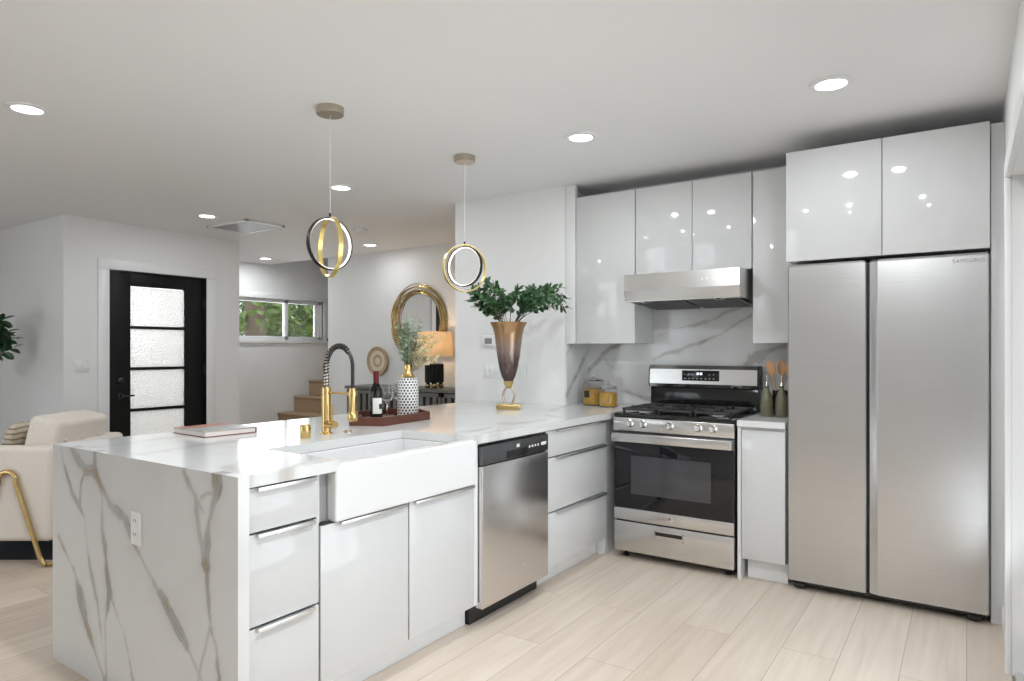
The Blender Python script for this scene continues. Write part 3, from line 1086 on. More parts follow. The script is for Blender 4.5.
# ------------------------------------------------------------ narrow base cabinet right of the range
g = thing('narrow_base_cabinet', 'narrow white one-door base cabinet between range and refrigerator', 'cabinet', (-0.95, 4.2, 0))
MB().box(-1.085, -0.83, YR+0.022, YS-0.02, 0.115, 0.872).build('carcass', M['carcass'], g)
MB().box(-1.05, -0.83, YR+0.075, YS-0.02, 0, 0.115).build('toe_kick', M['carcass'], g)
MB().box(-1.088, -1.07, YR+0.001, YS-0.02, 0.0, 0.872).build('side_panel', M['carcass'], g)
MB().box(-1.066, -0.83, YR, YR+0.02, 0.125, 0.860, 0.0015).build('door', M['gloss'], g)
marble_slab('marble_countertop', lin(-1.088, -0.828, step=0.02), lin(YR-0.012, YS-0.014, step=0.02), [], 0.036, lambda u, v, ww: (u, v, CT+ww), [], None, 5, loc=(-0.95, 4.2, CT))
tag(bpy.data.objects['marble_countertop.001'], 'short white marble counter between range and refrigerator', 'countertop')

# ------------------------------------------------------------ range
g = thing('gas_range', 'stainless gas range with black cooktop against the marble backsplash', 'stove', (-1.48, 4.2, 0))
RX0, RX1 = -1.856, -1.100
RY = 3.869
MB().box(RX0+0.006, RX1-0.006, RY+0.03, YS-0.03, 0.06, 0.895).build('body', M['steel_dark'], g)
ct_ = MB().box(RX0, RX1, RY-0.008, YS-0.09, 0.893, 0.916, 0.007, 3).build('cooktop', M['enamel'], g)
# grates
gx = [RX0+0.028, RX0+0.262, RX1-0.262, RX1-0.028]
for i in range(3):
    a, b2 = gx[i]+0.004, gx[i+1]-0.004
    m = MB()
    y0, y1 = RY+0.05, RY+0.53
    z0, z1 = 0.932, 0.948
    for x in (a, b2-0.012):
        m.box(x, x+0.012, y0, y1, z0, z1, 0.003)
    for y in (y0, (y0+y1)/2-0.006, y1-0.012):
        m.box(a, b2, y, y+0.012, z0, z1, 0.003)
    xc_ = (a+b2)/2
    for yc_ in ((y0*3+y1)/4, (y0+y1*3)/4):
        m.box(a+0.012, xc_-0.028, yc_-0.005, yc_+0.005, z0, z1+0.004, 0.003)
        m.box(xc_+0.028, b2-0.012, yc_-0.005, yc_+0.005, z0, z1+0.004, 0.003)
        m.box(xc_-0.005, xc_+0.005, yc_-0.10, yc_-0.028, z0, z1+0.004, 0.003)
        m.box(xc_-0.005, xc_+0.005, yc_+0.028, yc_+0.10, z0, z1+0.004, 0.003)
    if i == 1:
        for k in range(6):
            x = a+0.03+k*(b2-a-0.06)/5
            m.box(x-0.004, x+0.004, y0+0.01, y1-0.01, z0+0.002, z1+0.002)
    for x in (a+0.004, b2-0.016):
        for y in (y0+0.005, y1-0.02):
            m.box(x, x+0.012, y, y+0.012, 0.915, z0+0.002)
    m.build('grate', M['iron'], g)
for bx, by, r in ((RX0+0.145, RY+0.17, 0.048), (RX0+0.145, RY+0.41, 0.038), (-1.478, RY+0.29, 0.05), (RX1-0.145, RY+0.17, 0.052), (RX1-0.145, RY+0.41, 0.036)):
    b_ = MB().lathe([(0.001, 0.9155), (r, 0.9155), (r, 0.922), (r*0.9, 0.925), (0.001, 0.925)], 24, at=(bx, by, 0)).build('burner', M['pull'], g)
    MB().lathe([(0.001, 0.925), (r*0.78, 0.925), (r*0.78, 0.930), (0.001, 0.931)], 24, at=(bx, by, 0)).build('burner_cap', M['iron'], b_)
cp = MB().box(RX0, RX1, RY-0.012, RY+0.03, 0.806, 0.891, 0.004).build('control_panel', M['steel'], g)
for kx in (-1.745, -1.655, -1.483, -1.308, -1.220):
    m4 = Matrix.Translation((kx, RY-0.012, 0.856)) @ Matrix.Rotation(PI/2, 4, 'X')
    k_ = MB().lathe([(0.001, 0), (0.025, 0), (0.0255, 0.004), (0.021, 0.008), (0.019, 0.024), (0.017, 0.027), (0.001, 0.0275)], 24, mtx=m4).build('knob', M['chrome'], g)
    MB().box(-0.003, 0.003, -0.017, 0.017, 0.026, 0.034, 0.002, mtx=m4).build('knob_grip', M['chrome'], k_)
# oven door
od = MB()
od.box(RX0+0.002, RX1-0.002, RY+0.004, RY+0.045, 0.247, 0.798, 0.003)
od = od.build('oven_door', M['steel_dark'], g)
MB().box(RX0+0.002, RX1-0.002, RY-0.002, RY+0.004, 0.322, 0.735, 0.0015).build('door_glass', M['black_gloss'], od)
MB().box(RX0+0.002, RX1-0.002, RY-0.004, RY+0.004, 0.247, 0.321, 0.002).build('lower_trim', M['steel'], od)
MB().box(-1.740, -1.235, RY-0.0028, RY-0.0018, 0.415, 0.655, 0.0004).build('oven_window', M['oven_window'], od)
h = MB()
h.box(RX0+0.004, RX1-0.004, RY-0.056, RY-0.030, 0.742, 0.797, 0.008, 3)
h.box(RX0+0.02, RX0+0.05, RY-0.032, RY+0.004, 0.755, 0.785, 0.004)
h.box(RX1-0.05, RX1-0.02, RY-0.032, RY+0.004, 0.755, 0.785, 0.004)
h.build('handle', M['steel'], od)
MB().lathe([(0.001, 0), (0.016, 0), (0.016, 0.002), (0.001, 0.0025)], 24, mtx=Matrix.Translation((-1.478, RY-0.004, 0.284)) @ Matrix.Rotation(PI/2, 4, 'X')).build('emblem', M['chrome'], od)
dr = MB()
dr.box(RX0+0.002, RX1-0.002, RY-0.004, RY+0.04, 0.050, 0.238, 0.004)
dr = dr.build('drawer', M['steel'], g)
q = MB()
q.box(-1.585, -1.400, RY-0.0065, RY-0.004, 0.158, 0.164)
q.box(-1.585, -1.400, RY-0.0065, RY-0.004, 0.201, 0.207)
q.box(-1.585, -1.579, RY-0.0065, RY-0.004, 0.158, 0.207)
q.box(-1.406, -1.400, RY-0.0065, RY-0.004, 0.158, 0.207)
q.box(-1.579, -1.406, RY-0.0052, RY-0.0042, 0.164, 0.178)
q.build('pull_frame', M['steel'], dr)
MB().box(-1.578, -1.407, RY-0.0048, RY-0.0041, 0.178, 0.201).build('pull_recess', M['enamel'], dr)
for x in (RX0+0.05, RX1-0.05):
    MB().lathe([(0.001, 0), (0.02, 0), (0.02, 0.01), (0.010, 0.015), (0.010, 0.062), (0.001, 0.062)], 16, at=(x, RY+0.07, 0)).build('foot', M['black_plastic'], g)
# backguard
bg = MB()
bg.box(RX0+0.010, RX1-0.008, YS-0.09, YS-0.02, 0.90, 1.06, 0.004)
bg = bg.build('backguard', M['enamel'], g)
m = MB()
prof = [(YS-0.105, 1.062), (YS-0.115, 1.085), (YS-0.108, 1.185), (YS-0.092, 1.210), (YS-0.02, 1.214), (YS-0.02, 1.062)]
m4 = Matrix(((0, 0, 1, 0), (1, 0, 0, 0), (0, 1, 0, 0), (0, 0, 0, 1)))
m.prism(prof, RX0+0.012, RX1-0.012, mtx=m4)
m.build('backguard_panel', M['steel'], bg)
q = MB()
q.prism(prof, RX1-0.012, RX1-0.002, mtx=m4)
q.build('end_cap', M['black_plastic'], bg)
q = MB()
q.prism(prof, RX0+0.004, RX0+0.012, mtx=m4)
q.build('end_cap', M['black_plastic'], bg)
dp = MB().box(-1.608, -1.357, YS-0.1195, YS-0.110, 1.108, 1.178, 0.001).build('display_panel', M['black_gloss'], bg)
q = MB()
for x in (-1.505, -1.483):
    q.box(x, x+0.016, YS-0.1202, YS-0.1194, 1.148, 1.164)
q.build('clock_digits', M['display'], dp)
q = MB()
for k in range(8):
    q.box(-1.592+k*0.028, -1.580+k*0.028, YS-0.1202, YS-0.1194, 1.120, 1.126)
for k in (0, 1, 6, 7):
    q.box(-1.592+k*0.028, -1.582+k*0.028, YS-0.1202, YS-0.1194, 1.148, 1.153)
q.build('key_legend', M['grey_plastic'], dp)['kind'] = 'stuff'

# ------------------------------------------------------------ range hood
g = thing('range_hood', 'stainless under-cabinet range hood above the gas range', 'range hood', (-1.48, 4.27, 1.62))
HY0 = 4.0
prof = [(HY0, 1.700), (HY0+0.006, 1.806), (YS-0.02, 1.812), (YS-0.02, 1.615), (HY0+0.026, 1.628), (HY0+0.022, 1.634)]
m = MB()
hx0, hx1 = -1.850, -1.108
bmm = m.bm
# open shell: front, top, sides, back, rim
def plate(poly):
    vs_ = [bmm.verts.new(p) for p in poly]
    bmm.faces.new(vs_)
fr0, fr1 = hx0, hx1
def pt(x, i):
    return (x, prof[i][0], prof[i][1])
plate([pt(fr0, 0), pt(fr1, 0), pt(fr1, 1), pt(fr0, 1)])
plate([pt(fr0, 1), pt(fr1, 1), pt(fr1, 2), pt(fr0, 2)])
plate([pt(fr0, 5), pt(fr1, 5), pt(fr1, 0), pt(fr0, 0)])
plate([pt(fr0, 2), pt(fr1, 2), pt(fr1, 3), pt(fr0, 3)])
for x in (fr0, fr1):
    plate([pt(x, 0), pt(x, 1), pt(x, 2), pt(x, 3), pt(x, 5)])
# underside rim and recessed pan
m.box(fr0, fr1, HY0+0.022, HY0+0.070, 1.630, 1.636)
m.box(fr0+0.002, fr1-0.002, HY0+0.06, YS-0.025, 1.660, 1.664)
m.build('hood_body', M['steel'], g, angle=20)
for x0, x1 in ((fr0+0.03, -1.49), (-1.468, fr1-0.03)):
    q = MB()
    m4 = Matrix.Translation((0, HY0+0.10, 1.636)) @ Matrix.Rotation(-0.09, 4, 'X')
    q.box(x0, x1, 0, 0.36, -0.006, 0.012, 0.003, mtx=m4)
    for k in range(9):
        q.box(x0+0.02, x1-0.02, 0.025+k*0.036, 0.041+k*0.036, -0.011, -0.005, mtx=m4)
    q.build('filter', M['steel_dark'], g)
for x in (-1.72, -1.24):
    MB().lathe([(0.001, 0), (0.028, 0), (0.034, 0.006), (0.001, 0.008)], 20, at=(x, HY0+0.048, 1.622)).build('hood_light', M['chrome'], g)
for k in range(5):
    MB().lathe([(0.001, 0), (0.005, 0), (0.005, 0.003), (0.001, 0.0035)], 14, mtx=Matrix.Translation((-1.335+k*0.036, HY0+0.003, 1.748)) @ Matrix.Rotation(PI/2, 4, 'X')).build('button', M['chrome'], g)

# ------------------------------------------------------------ wall cabinets
UT = 2.412


def wall_cab(label, x0, x1, z0, z1, yf, splits, depth_to=YS-0.0135, extra=None, side_right=True):
    g = thing('wall_cabinet', label, 'cabinet', ((x0+x1)/2, (yf+depth_to)/2, z0))
    c = MB()
    c.box(x0, x1, yf+0.022, depth_to, z0, z1-0.002)
    c.build('carcass', M['carcass'], g)
    MB().box(x0+0.004, x1-0.004, yf+0.018, yf+0.0221, z0+0.004, z1-0.006).build('shadow_gap', M['channel'], g)
    xs = [x0]+splits+[x1]
    for a, b2 in zip(xs[:-1], xs[1:]):
        MB().box(a+0.002, b2-0.002, yf, yf+0.018, z0-0.004, z1, 0.0015).build('door', M['gloss'], g)
    if extra:
        extra(g)
    return g


def filler(g):
    MB().box(-2.403, -2.324, YU-0.008, YU+0.03, 1.362, CEIL-0.003, 0.001).build('filler_panel', M['carcass'], g)


wall_cab('white glossy wall cabinet left of the range hood', -2.321, -1.864, 1.366, UT, YU, [], extra=filler)
wall_cab('white two-door wall cabinet directly above the range hood', -1.861, -1.092, 1.822, UT, YU, [-1.467])
wall_cab('narrow white wall cabinet between range hood and refrigerator', -1.087, -0.832, 1.362, UT, YU, [])
wall_cab('white two-door cabinet above the refrigerator', -0.826, 0.092, 1.806, 2.404, YR, [-0.359])

g = thing('refrigerator_side_panel', 'tall white end panel between refrigerator and right wall', 'panel', (0.115, 4.2, 0))
MB().box(0.0955, XR-0.001, YR+0.055, YS-0.004, 0.0, 2.404, 0.001).build('panel', M['carcass'], g)

# ------------------------------------------------------------ refrigerator
g = thing('refrigerator', 'stainless side-by-side refrigerator under the two-door cabinet', 'refrigerator', (-0.36, 4.2, 0))
FT = 1.783
MB().box(-0.812, 0.084, YR+0.075, YS-0.05, 0.045, 1.765).build('body', M['steel_dark'], g)


def fridge_door(poly, zb, zt):
    m = MB()
    m.prism(poly, zb, zt-0.012)
    # crowned top edge
    bm = m.bm
    inner = [(x+(0.006 if x < sum(p[0] for p in poly)/len(poly) else -0.006), y+(0.008 if y < YR+0.03 else -0.003)) for x, y in poly]
    lo = [bm.verts.new((x, y, zt-0.012)) for x, y in poly]
    hi = [bm.verts.new((x, y, zt)) for x, y in inner]
    for i in range(len(poly)):
        k = (i+1) % len(poly)
        bm.faces.new((lo[i], lo[k], hi[k], hi[i]))
    bm.faces.new(hi)
    return m


ld = fridge_door([(-0.817, YR+0.008), (-0.809, YR), (-0.437, YR), (-0.431, YR+0.006), (-0.431, YR+0.068), (-0.817, YR+0.068)], 0.052, FT)
ld.build('door', M['steel_v'], g)
rd = fridge_door([(-0.379, YR), (0.082, YR), (0.089, YR+0.008), (0.089, YR+0.068), (-0.4165, YR+0.068), (-0.4165, YR+0.016), (-0.384, YR+0.0035)], 0.052, FT)
rdo = rd.build('door', M['steel_v'], g)
q = MB()
q.box(-0.4305, -0.417, YR+0.040, YR+0.074, 0.06, 1.77)
q.build('handle_recess', M['black_plastic'], g)
MB().box(-0.80, 0.075, YR+0.03, YR+0.10, 0.028, 0.05).build('base_grille', M['black_plastic'], g)
for x in (-0.76, 0.03):
    w_ = MB()
    w_.box(x-0.03, x+0.03, YR+0.02, YR+0.09, 0.012, 0.034, 0.004)
    w_.cyl((x-0.02, YR+0.05, 0.018), (x+0.02, YR+0.05, 0.018), 0.018, 18)
    w_.build('foot', M['black_plastic'], g)
cu = bpy.data.curves.new('logo', 'FONT')
cu.body = 'SAMSUNG'
cu.size = 0.026
cu.extrude = 0.0004
cu.space_character = 1.15
to = bpy.data.objects.new('logo_src', cu)
COL.objects.link(to)
bpy.context.view_layer.update()
me = bpy.data.meshes.new_from_object(to.evaluated_get(bpy.context.evaluated_depsgraph_get()))
bpy.data.objects.remove(to)
me.transform(Matrix.Translation(Vector((-0.058, YR-0.0006, 1.738))-Vector(g.location)) @ Matrix.Rotation(PI/2, 4, 'X'))
me.materials.clear()
me.materials.append(M['grey_print'])
lo_ = bpy.data.objects.new('logo', me)
COL.objects.link(lo_)
lo_.parent = rdo

# ------------------------------------------------------------ faucet and deck fittings
FX, FY = -2.534, 2.129
g = thing('kitchen_faucet', 'brushed gold spring faucet standing behind the apron sink', 'faucet', (FX, FY, CT))
m = MB()
m.lathe([(0.001, CT), (0.029, CT), (0.029, CT+0.006), (0.0215, CT+0.010), (0.0215, 1.128), (0.020, 1.137), (0.012, 1.140), (0.001, 1.140)], 28, at=(FX, FY, 0))
m.cyl((FX, FY, 1.02), (FX+0.055, FY-0.035, 1.02), 0.0001)
m.build('faucet_body', M['gold'], g)
# side lever
lv = MB()
lv.cyl((FX+0.010, FY-0.006, 0.962), (FX+0.075, FY-0.010, 0.962), 0.018)
lv.tube([(FX+0.052, FY-0.010, 0.975), (FX+0.054, FY-0.012, 1.02), (FX+0.060, FY-0.016, 1.055)], [0.006, 0.005, 0.004], 10)
lv.build('lever_handle', M['gold'], g)
# hose arch
HX = FX+0.183
path = []
RA = (HX-FX)/2
for z in np.linspace(1.135, 1.235, 8):
    path.append((FX, FY, z))
for k in range(1, 24):
    a = PI-PI*k/24
    path.append((FX+RA+RA*math.cos(a), FY, 1.235+RA*1.08*math.sin(a)))
for z in np.linspace(1.235, 1.135, 8):
    path.append((HX, FY, z))
MB().tube(path[25:], 0.0085, 10).build('hose', M['black_plastic'], g)
MB().tube(path[:26], 0.0070, 10).build('inner_hose', M['nickel'], g)
# gold-black spring coils round the rising half of the hose
cp_ = [Vector(p) for p in path[:26]]
coil = MB()
step_pts = []
L_ = [0]
for a, b2 in zip(cp_[:-1], cp_[1:]):
    L_.append(L_[-1]+(b2-a).length)
tot = L_[-1]
turns = 21
for i in range(turns*10+1):
    s = tot*i/(turns*10)
    k = max(j for j in range(len(L_)) if L_[j] <= s+1e-9)
    k = min(k, len(cp_)-2)
    t_ = (s-L_[k])/(L_[k+1]-L_[k])
    c_ = cp_[k].lerp(cp_[k+1], t_)
    tg = (cp_[k+1]-cp_[k]).normalized()
    n1 = Vector((0, 1, 0))
    n2 = tg.cross(n1)
    a = 2*PI*i/10
    step_pts.append(c_+(n1*math.cos(a)+n2*math.sin(a))*0.0115)
coil.tube(step_pts, 0.0034, 6)
coil.build('spring', M['black_plastic'], g)
MB().lathe([(0.001, 1.140), (0.0125, 1.140), (0.0125, 1.20), (0.001, 1.20)], 20, at=(FX, FY, 0)).build('hose_collar', M['nickel'], g)
m = MB()
m.lathe([(0.001, 0.985), (0.020, 0.985), (0.0235, 0.995), (0.0235, 1.022), (0.017, 1.034), (0.017, 1.125), (0.015, 1.138), (0.001, 1.139)], 24, at=(HX, FY, 0))
m.build('spray_head', M['gold'], g)
m = MB()
m.cyl((FX, FY, 1.112), (HX-0.018, FY, 1.112), 0.006, 14)
m.band((HX, FY, 1.112), Vector((1, 0, 0)), Vector((0, 1, 0)), Vector((0, 0, 1)), 0.0172, 0.022, 0.010, 28)
m.build('holder_arm', M['gold'], g)

o = MB().lathe([(0.001, CT), (0.0215, CT), (0.0235, CT+0.004), (0.0235, CT+0.058), (0.022, CT+0.061), (0.001, CT+0.061)], 28, at=(-2.490, 1.972, 0)).build('air_gap_cap', M['gold'], loc=(-2.490, 1.972, CT))
tag(o, 'short gold air gap cap left of the gold faucet', 'faucet fitting')
o = MB().lathe([(0.001, CT), (0.022, CT), (0.022, CT+0.004), (0.015, CT+0.005), (0.015, CT+0.010), (0.001, CT+0.011)], 24, at=(-2.50, 2.235, 0)).build('disposal_button', M['nickel'], loc=(-2.50, 2.235, CT))
tag(o, 'small round disposal button on the counter right of the gold faucet', 'button')

# ------------------------------------------------------------ tray group
TP = [(-2.53, 2.505), (-2.56, 2.905), (-2.74, 3.02), (-2.95, 2.93), (-2.91, 2.64), (-2.70, 2.42)]
g = thing('serving_tray', 'dark red wooden hexagonal tray on the marble counter', 'tray', (-2.72, 2.73, CT))
cx, cy = -2.72, 2.73
inn = [(cx+(x-cx)*0.93, cy+(y-cy)*0.95) for x, y in TP]
m = MB()
m.prism(TP, CT+0.0005, CT+0.012)
bm = m.bm
n = len(TP)
for i in range(n):
    k = (i+1) % n
    P0, P1, Q0, Q1 = TP[i], TP[k], inn[i], inn[k]
    z0, z1 = CT+0.011, CT+0.046
    vs_ = [bm.verts.new(c) for c in ((*P0, z0), (*P1, z0), (*P1, z1), (*P0, z1), (*Q0, z0), (*Q1, z0), (*Q1, z1), (*Q0, z1))]
    for q in ((0, 1, 2, 3), (5, 4, 7, 6), (3, 2, 6, 7)):
        bm.faces.new([vs_[a] for a in q])
m.build('tray_body', M['walnut'], g)
TZ = CT+0.0122


def bottle_prof(h, r, neck):
    return [(0.001, 0), (r*0.92, 0), (r, 0.006), (r, h*0.58), (r*0.93, h*0.64), (r*0.62, h*0.71), (neck, h*0.77), (neck, h*0.985), (neck*0.9, h), (0.001, h)]


g = thing('wine_bottle', 'dark wine bottle with red foil and pale label on the tray', 'bottle', (-2.655, 2.572, TZ), local=True)
MB().lathe(bottle_prof(0.275, 0.0355, 0.0135), 32).build('bottle_glass', M['wine_glass'], g)
MB().lathe([(0.0142, 0.20), (0.0146, 0.2005), (0.0146, 0.2755), (0.001, 0.2765)], 24, cap=False).build('foil', M['foil'], g)
def arc_label(r, a0, a1, z0, z1, n=18):
    m = MB()
    rings = []
    for k in range(n+1):
        a = a0+(a1-a0)*k/n
        c_, s_ = math.cos(a), math.sin(a)
        rings.append([(r*c_, r*s_, z0), ((r+0.0006)*c_, (r+0.0006)*s_, z0), ((r+0.0006)*c_, (r+0.0006)*s_, z1), (r*c_, r*s_, z1)])
    m.ring_faces(rings)
    return m
face = math.atan2(-2.572, 2.655)
la = arc_label(0.0357, face-0.5, face+1.0, 0.045, 0.130).build('label', M['paper'], g)
arc_label(0.0364, face+0.45, face+0.95, 0.070, 0.098, 8).build('emblem', M['ink'], la)


def wine_glass(label, x, y, grp=None):
    g = thing('wine_glass', label, 'glass', (x, y, TZ), local=True, group=grp)
    pr = [(0.001, 0), (0.032, 0.0), (0.031, 0.002), (0.006, 0.006), (0.0036, 0.02), (0.0036, 0.075), (0.008, 0.082), (0.030, 0.098), (0.040, 0.125), (0.039, 0.15), (0.033, 0.188),
          (0.0318, 0.188), (0.0375, 0.15), (0.0385, 0.125), (0.029, 0.100), (0.006, 0.086), (0.001, 0.085)]
    MB().lathe(pr, 32).build('glass_bowl', M['clear_glass'], g)
    return g


wine_glass('clear wine glass just right of the wine bottle on the tray', -2.771, 2.770)
wine_glass('clear wine glass half hidden behind the dotted vase', -2.822, 2.920)

# crystal pair at the tray's left end
for lab, x, y, s in (('small cut crystal ornament on tray, beside the wine bottle', -2.715, 2.50, 1.0), ('smaller cut crystal ornament at the front left corner of the tray', -2.625, 2.500, 0.75)):
    m = MB()
    bmesh.ops.create_icosphere(m.bm, subdivisions=1, radius=0.026*s, matrix=Matrix.Translation((0, 0, 0.0245*s)))
    o = m.build('crystal_ornament', M['clear_glass'], smooth=False, loc=(0, 0, 0))
    o.location = (x, y, TZ)
    tag(o, lab, 'ornament')

# dotted vase
VX, VY = -2.700, 2.870
g = thing('dotted_vase', 'white vase with black dashes and a gold neck on the tray', 'vase', (VX, VY, TZ), local=True)
MB().lathe([(0.060, 0.0), (0.0630, 0.004), (0.0620, 0.11), (0.0590, 0.212), (0.052, 0.228)], 40, uv=True).build('vase_body', M['dotted'], g)
MB().lathe([(0.001, 0.0), (0.0575, 0.0), (0.0575, 0.001), (0.001, 0.001)], 32).build('vase_base', M['pot'], g)
MB().lathe([(0.0525, 0.227), (0.040, 0.234), (0.028, 0.258), (0.0235, 0.300), (0.0245, 0.305), (0.022, 0.300), (0.026, 0.258), (0.037, 0.236), (0.047, 0.228)], 32, cap=False).build('vase_neck', M['gold'], g)


def spray(parent, name, base, tip, nleaf, ln, wd, material, stem_mat, seed, droop=0.0, leaf_from=0.25, spread_=1.0, stemr=0.002, world=False):
    """one stem with its leaves; returns stem object"""
    rr = random.Random(seed)
    b_, t_ = Vector(base), Vector(tip)
    mid = b_.lerp(t_, 0.5)+Vector((rr.uniform(-.02, .02), rr.uniform(-.02, .02), (t_-b_).length*(0.10+droop)))
    pts = []
    for i in range(13):
        u = i/12
        pts.append(b_*(1-u)**2+mid*(2*u*(1-u))+t_*u*u)
    st = MB().tube(pts, [stemr*(1-0.6*i/12) for i in range(13)], 6).build(name, stem_mat, parent, world=world)
    lf = MB()
    for i in range(nleaf):
        u = leaf_from+(1-leaf_from)*(i+rr.random()*0.6)/nleaf
        k = min(int(u*12), 11)
        p = pts[k].lerp(pts[k+1], u*12-k)
        tg = (pts[k+1]-pts[k]).normalized()
        sd = tg.orthogonal().normalized()
        sd.rotate(Quaternion(tg, rr.uniform(0, 2*PI)))
        d = (tg*rr.uniform(0.25, 0.9)+sd*spread_)
        l_ = ln*rr.uniform(0.7, 1.15)
        lf.leaf(p, d, Vector((rr.uniform(-1, 1), rr.uniform(-1, 1), rr.uniform(0.2, 1))), l_, wd*rr.uniform(0.75, 1.2), rr.uniform(0, 0.3))
    lf.leaf(pts[-1], pts[-1]-pts[-2], (0.3, 0.2, 1), ln, wd)
    lf.build('leaves', material, st, world=world, recalc=False)
    return st


g = thing('sage_foliage', 'feathery sage and cream dried foliage in the dotted vase', 'foliage', (VX, VY, TZ+0.235), local=True)
rr = random.Random(3)
for i in range(18):
    a = rr.uniform(0, 2*PI)
    r = rr.uniform(0.04, 0.14)
    hgt = rr.uniform(0.22, 0.33)
    # lean along the photo's left-right direction
    lx = rr.uniform(-0.075, 0.06)
    spray(g, 'sprig', (0.006*math.cos(a), 0.006*math.sin(a), 0.0), (0.8255*lx+r*0.4*math.cos(a), 0.5644*lx+r*0.4*math.sin(a), hgt), 34, 0.030, 0.011, M['leaf_sage'], M['stem'], 40+i, spread_=0.9, stemr=0.0014)
for i in range(15):
    a = rr.uniform(0, 2*PI)
    lx = rr.uniform(0.02, 0.23)
    spray(g, 'sprig', (0.005*math.cos(a), 0.005*math.sin(a), 0.0), (0.8255*lx+0.04*math.cos(a), 0.5644*lx+0.04*math.sin(a), rr.uniform(0.10, 0.24)), 30, 0.026, 0.012, M['leaf_cream'], M['stem'], 70+i, spread_=0.9, stemr=0.0014, droop=0.15)

# tall vase
AX, AY = -2.584, 3.738
g = thing('footed_vase', 'tall smoky copper trumpet vase on a gold footed base', 'vase', (AX, AY, CT), rotz=0.55, local=True)
MB().box(-0.082, 0.082, -0.055, 0.055, 0.0003, 0.034, 0.004).build('vase_base', M['brass'], g)
for s in (1, -1):
    pts = [(s*(0.016+0.024*math.sin(PI*t)), s*0.006*math.cos(PI*2*t), 0.032+0.115*t) for t in np.linspace(0, 1, 15)]
    MB().tube(pts, 0.0080, 10).build('stem_loop', M['nickel'], g)
MB().lathe([(0.001, 0.140), (0.013, 0.140), (0.020, 0.150), (0.032, 0.172), (0.036, 0.192), (0.033, 0.194), (0.001, 0.194)], 28).build('vase_collar', M['brass'], g)
MB().lathe([(0.001, 0.1935), (0.033, 0.1935), (0.047, 0.22), (0.064, 0.28), (0.079, 0.36), (0.089, 0.44), (0.096, 0.5), (0.108, 0.55), (0.127, 0.588), (0.126, 0.591), (0.105, 0.552), (0.092, 0.5), (0.085, 0.44), (0.075, 0.36), (0.06, 0.28), (0.043, 0.225), (0.001, 0.21)], 40, cap=False).build('vase_body', M['vase_glass'], g)
g = thing('leafy_branches', 'dark green leafy branches standing in the tall copper vase', 'foliage', (AX, AY, CT+0.50), local=True)
rr = random.Random(11)
R_ = Vector((0.8255, 0.5644, 0))
F_ = Vector((-0.5644, 0.8255, 0))
# (sideways reach, height above the vase's inside) of each branch tip
tips = [(-0.23, 0.30), (-0.20, 0.36), (-0.15, 0.39), (-0.10, 0.38), (-0.17, 0.30), (-0.06, 0.32), (-0.22, 0.23), (-0.12, 0.25), (-0.25, 0.33), (-0.05, 0.26), (-0.26, 0.27), (-0.15, 0.21), (-0.08, 0.22),
        (0.02, 0.29), (0.07, 0.34), (0.12, 0.31), (0.17, 0.36), (0.22, 0.32), (0.27, 0.36), (0.33, 0.32), (0.38, 0.28), (0.40, 0.23), (0.30, 0.27), (0.24, 0.25), (0.12, 0.24), (0.35, 0.36), (0.18, 0.28)]
for i, (rx, tz_) in enumerate(tips):
    dx = rr.uniform(-0.10, 0.10)
    b_ = R_*(rr.uniform(0.0, 0.04)*(1 if rx > 0 else -1))+F_*rr.uniform(-0.035, 0.035)+Vector((0, 0, 0.03))
    spray(g, 'branch', b_, R_*rx+F_*dx+Vector((0, 0, tz_-0.03)), 32, 0.050, 0.027, M['leaf'] if i % 3 else M['leaf_dark'], M['stem'], 100+i, droop=0.22, leaf_from=0.40, spread_=0.85, stemr=0.0028)

# book
g = thing('coffee_table_book', 'large flat book with grey and rust cover on the peninsula', 'book', (-3.01, 1.88, CT), rotz=-0.05, local=True)
MB().box(-0.150, 0.150, -0.160, 0.100, 0.0005, 0.004, 0.001).build('rear_board', M['cover_red'], g)
MB().box(-0.146, 0.146, -0.156, 0.095, 0.004, 0.024).build('pages', M['pages'], g)
fb = MB().box(-0.150, 0.150, -0.160, 0.100, 0.024, 0.0275, 0.001).build('front_board', M['cover'], g)
MB().box(-0.146, -0.05, -0.156, 0.097, 0.0272, 0.0279).build('cover_photo', M['cover_orange'], fb)
MB().box(-0.048, 0.146, -0.156, 0.097, 0.0272, 0.0279).build('cover_band', M['cover_grey'], fb)
MB().box(-0.150, 0.150, 0.0985, 0.102, 0.0005, 0.0275, 0.001).build('spine', M['cover_red'], g)


# jars
def jar(label, x, y, r, h, fill, square=None):
    g = thing('glass_jar', label, 'jar', (x, y, CT), local=True)
    t_ = 0.003
    MB().lathe([(0.001, 0.0005), (r-0.004, 0.0005), (r, 0.005), (r, h*0.86), (r*0.88, h*0.97), (r*0.88, h), (r*0.88-t_, h), (r*0.88-t_, h*0.97), (r-t_, h*0.85), (r-t_, 0.007), (0.001, 0.006)], 36).build('jar_glass', M['clear_glass'], g)
    MB().lathe([(0.001, 0.0075), (r-t_-0.002, 0.0075), (r-t_-0.001, fill*0.97), (r*0.6, fill), (0.001, fill*1.02)], 30).build('contents', M['pasta'], g)
    MB().lathe([(0.001, h+0.0005), (r*0.92, h+0.0005), (r*0.94, h+0.006), (r*0.80, h+0.020), (0.010, h+0.028), (0.008, h+0.034), (0.014, h+0.044), (0.010, h+0.052), (0.001, h+0.053)], 30).build('lid', M['clear_glass'], g)
    return g


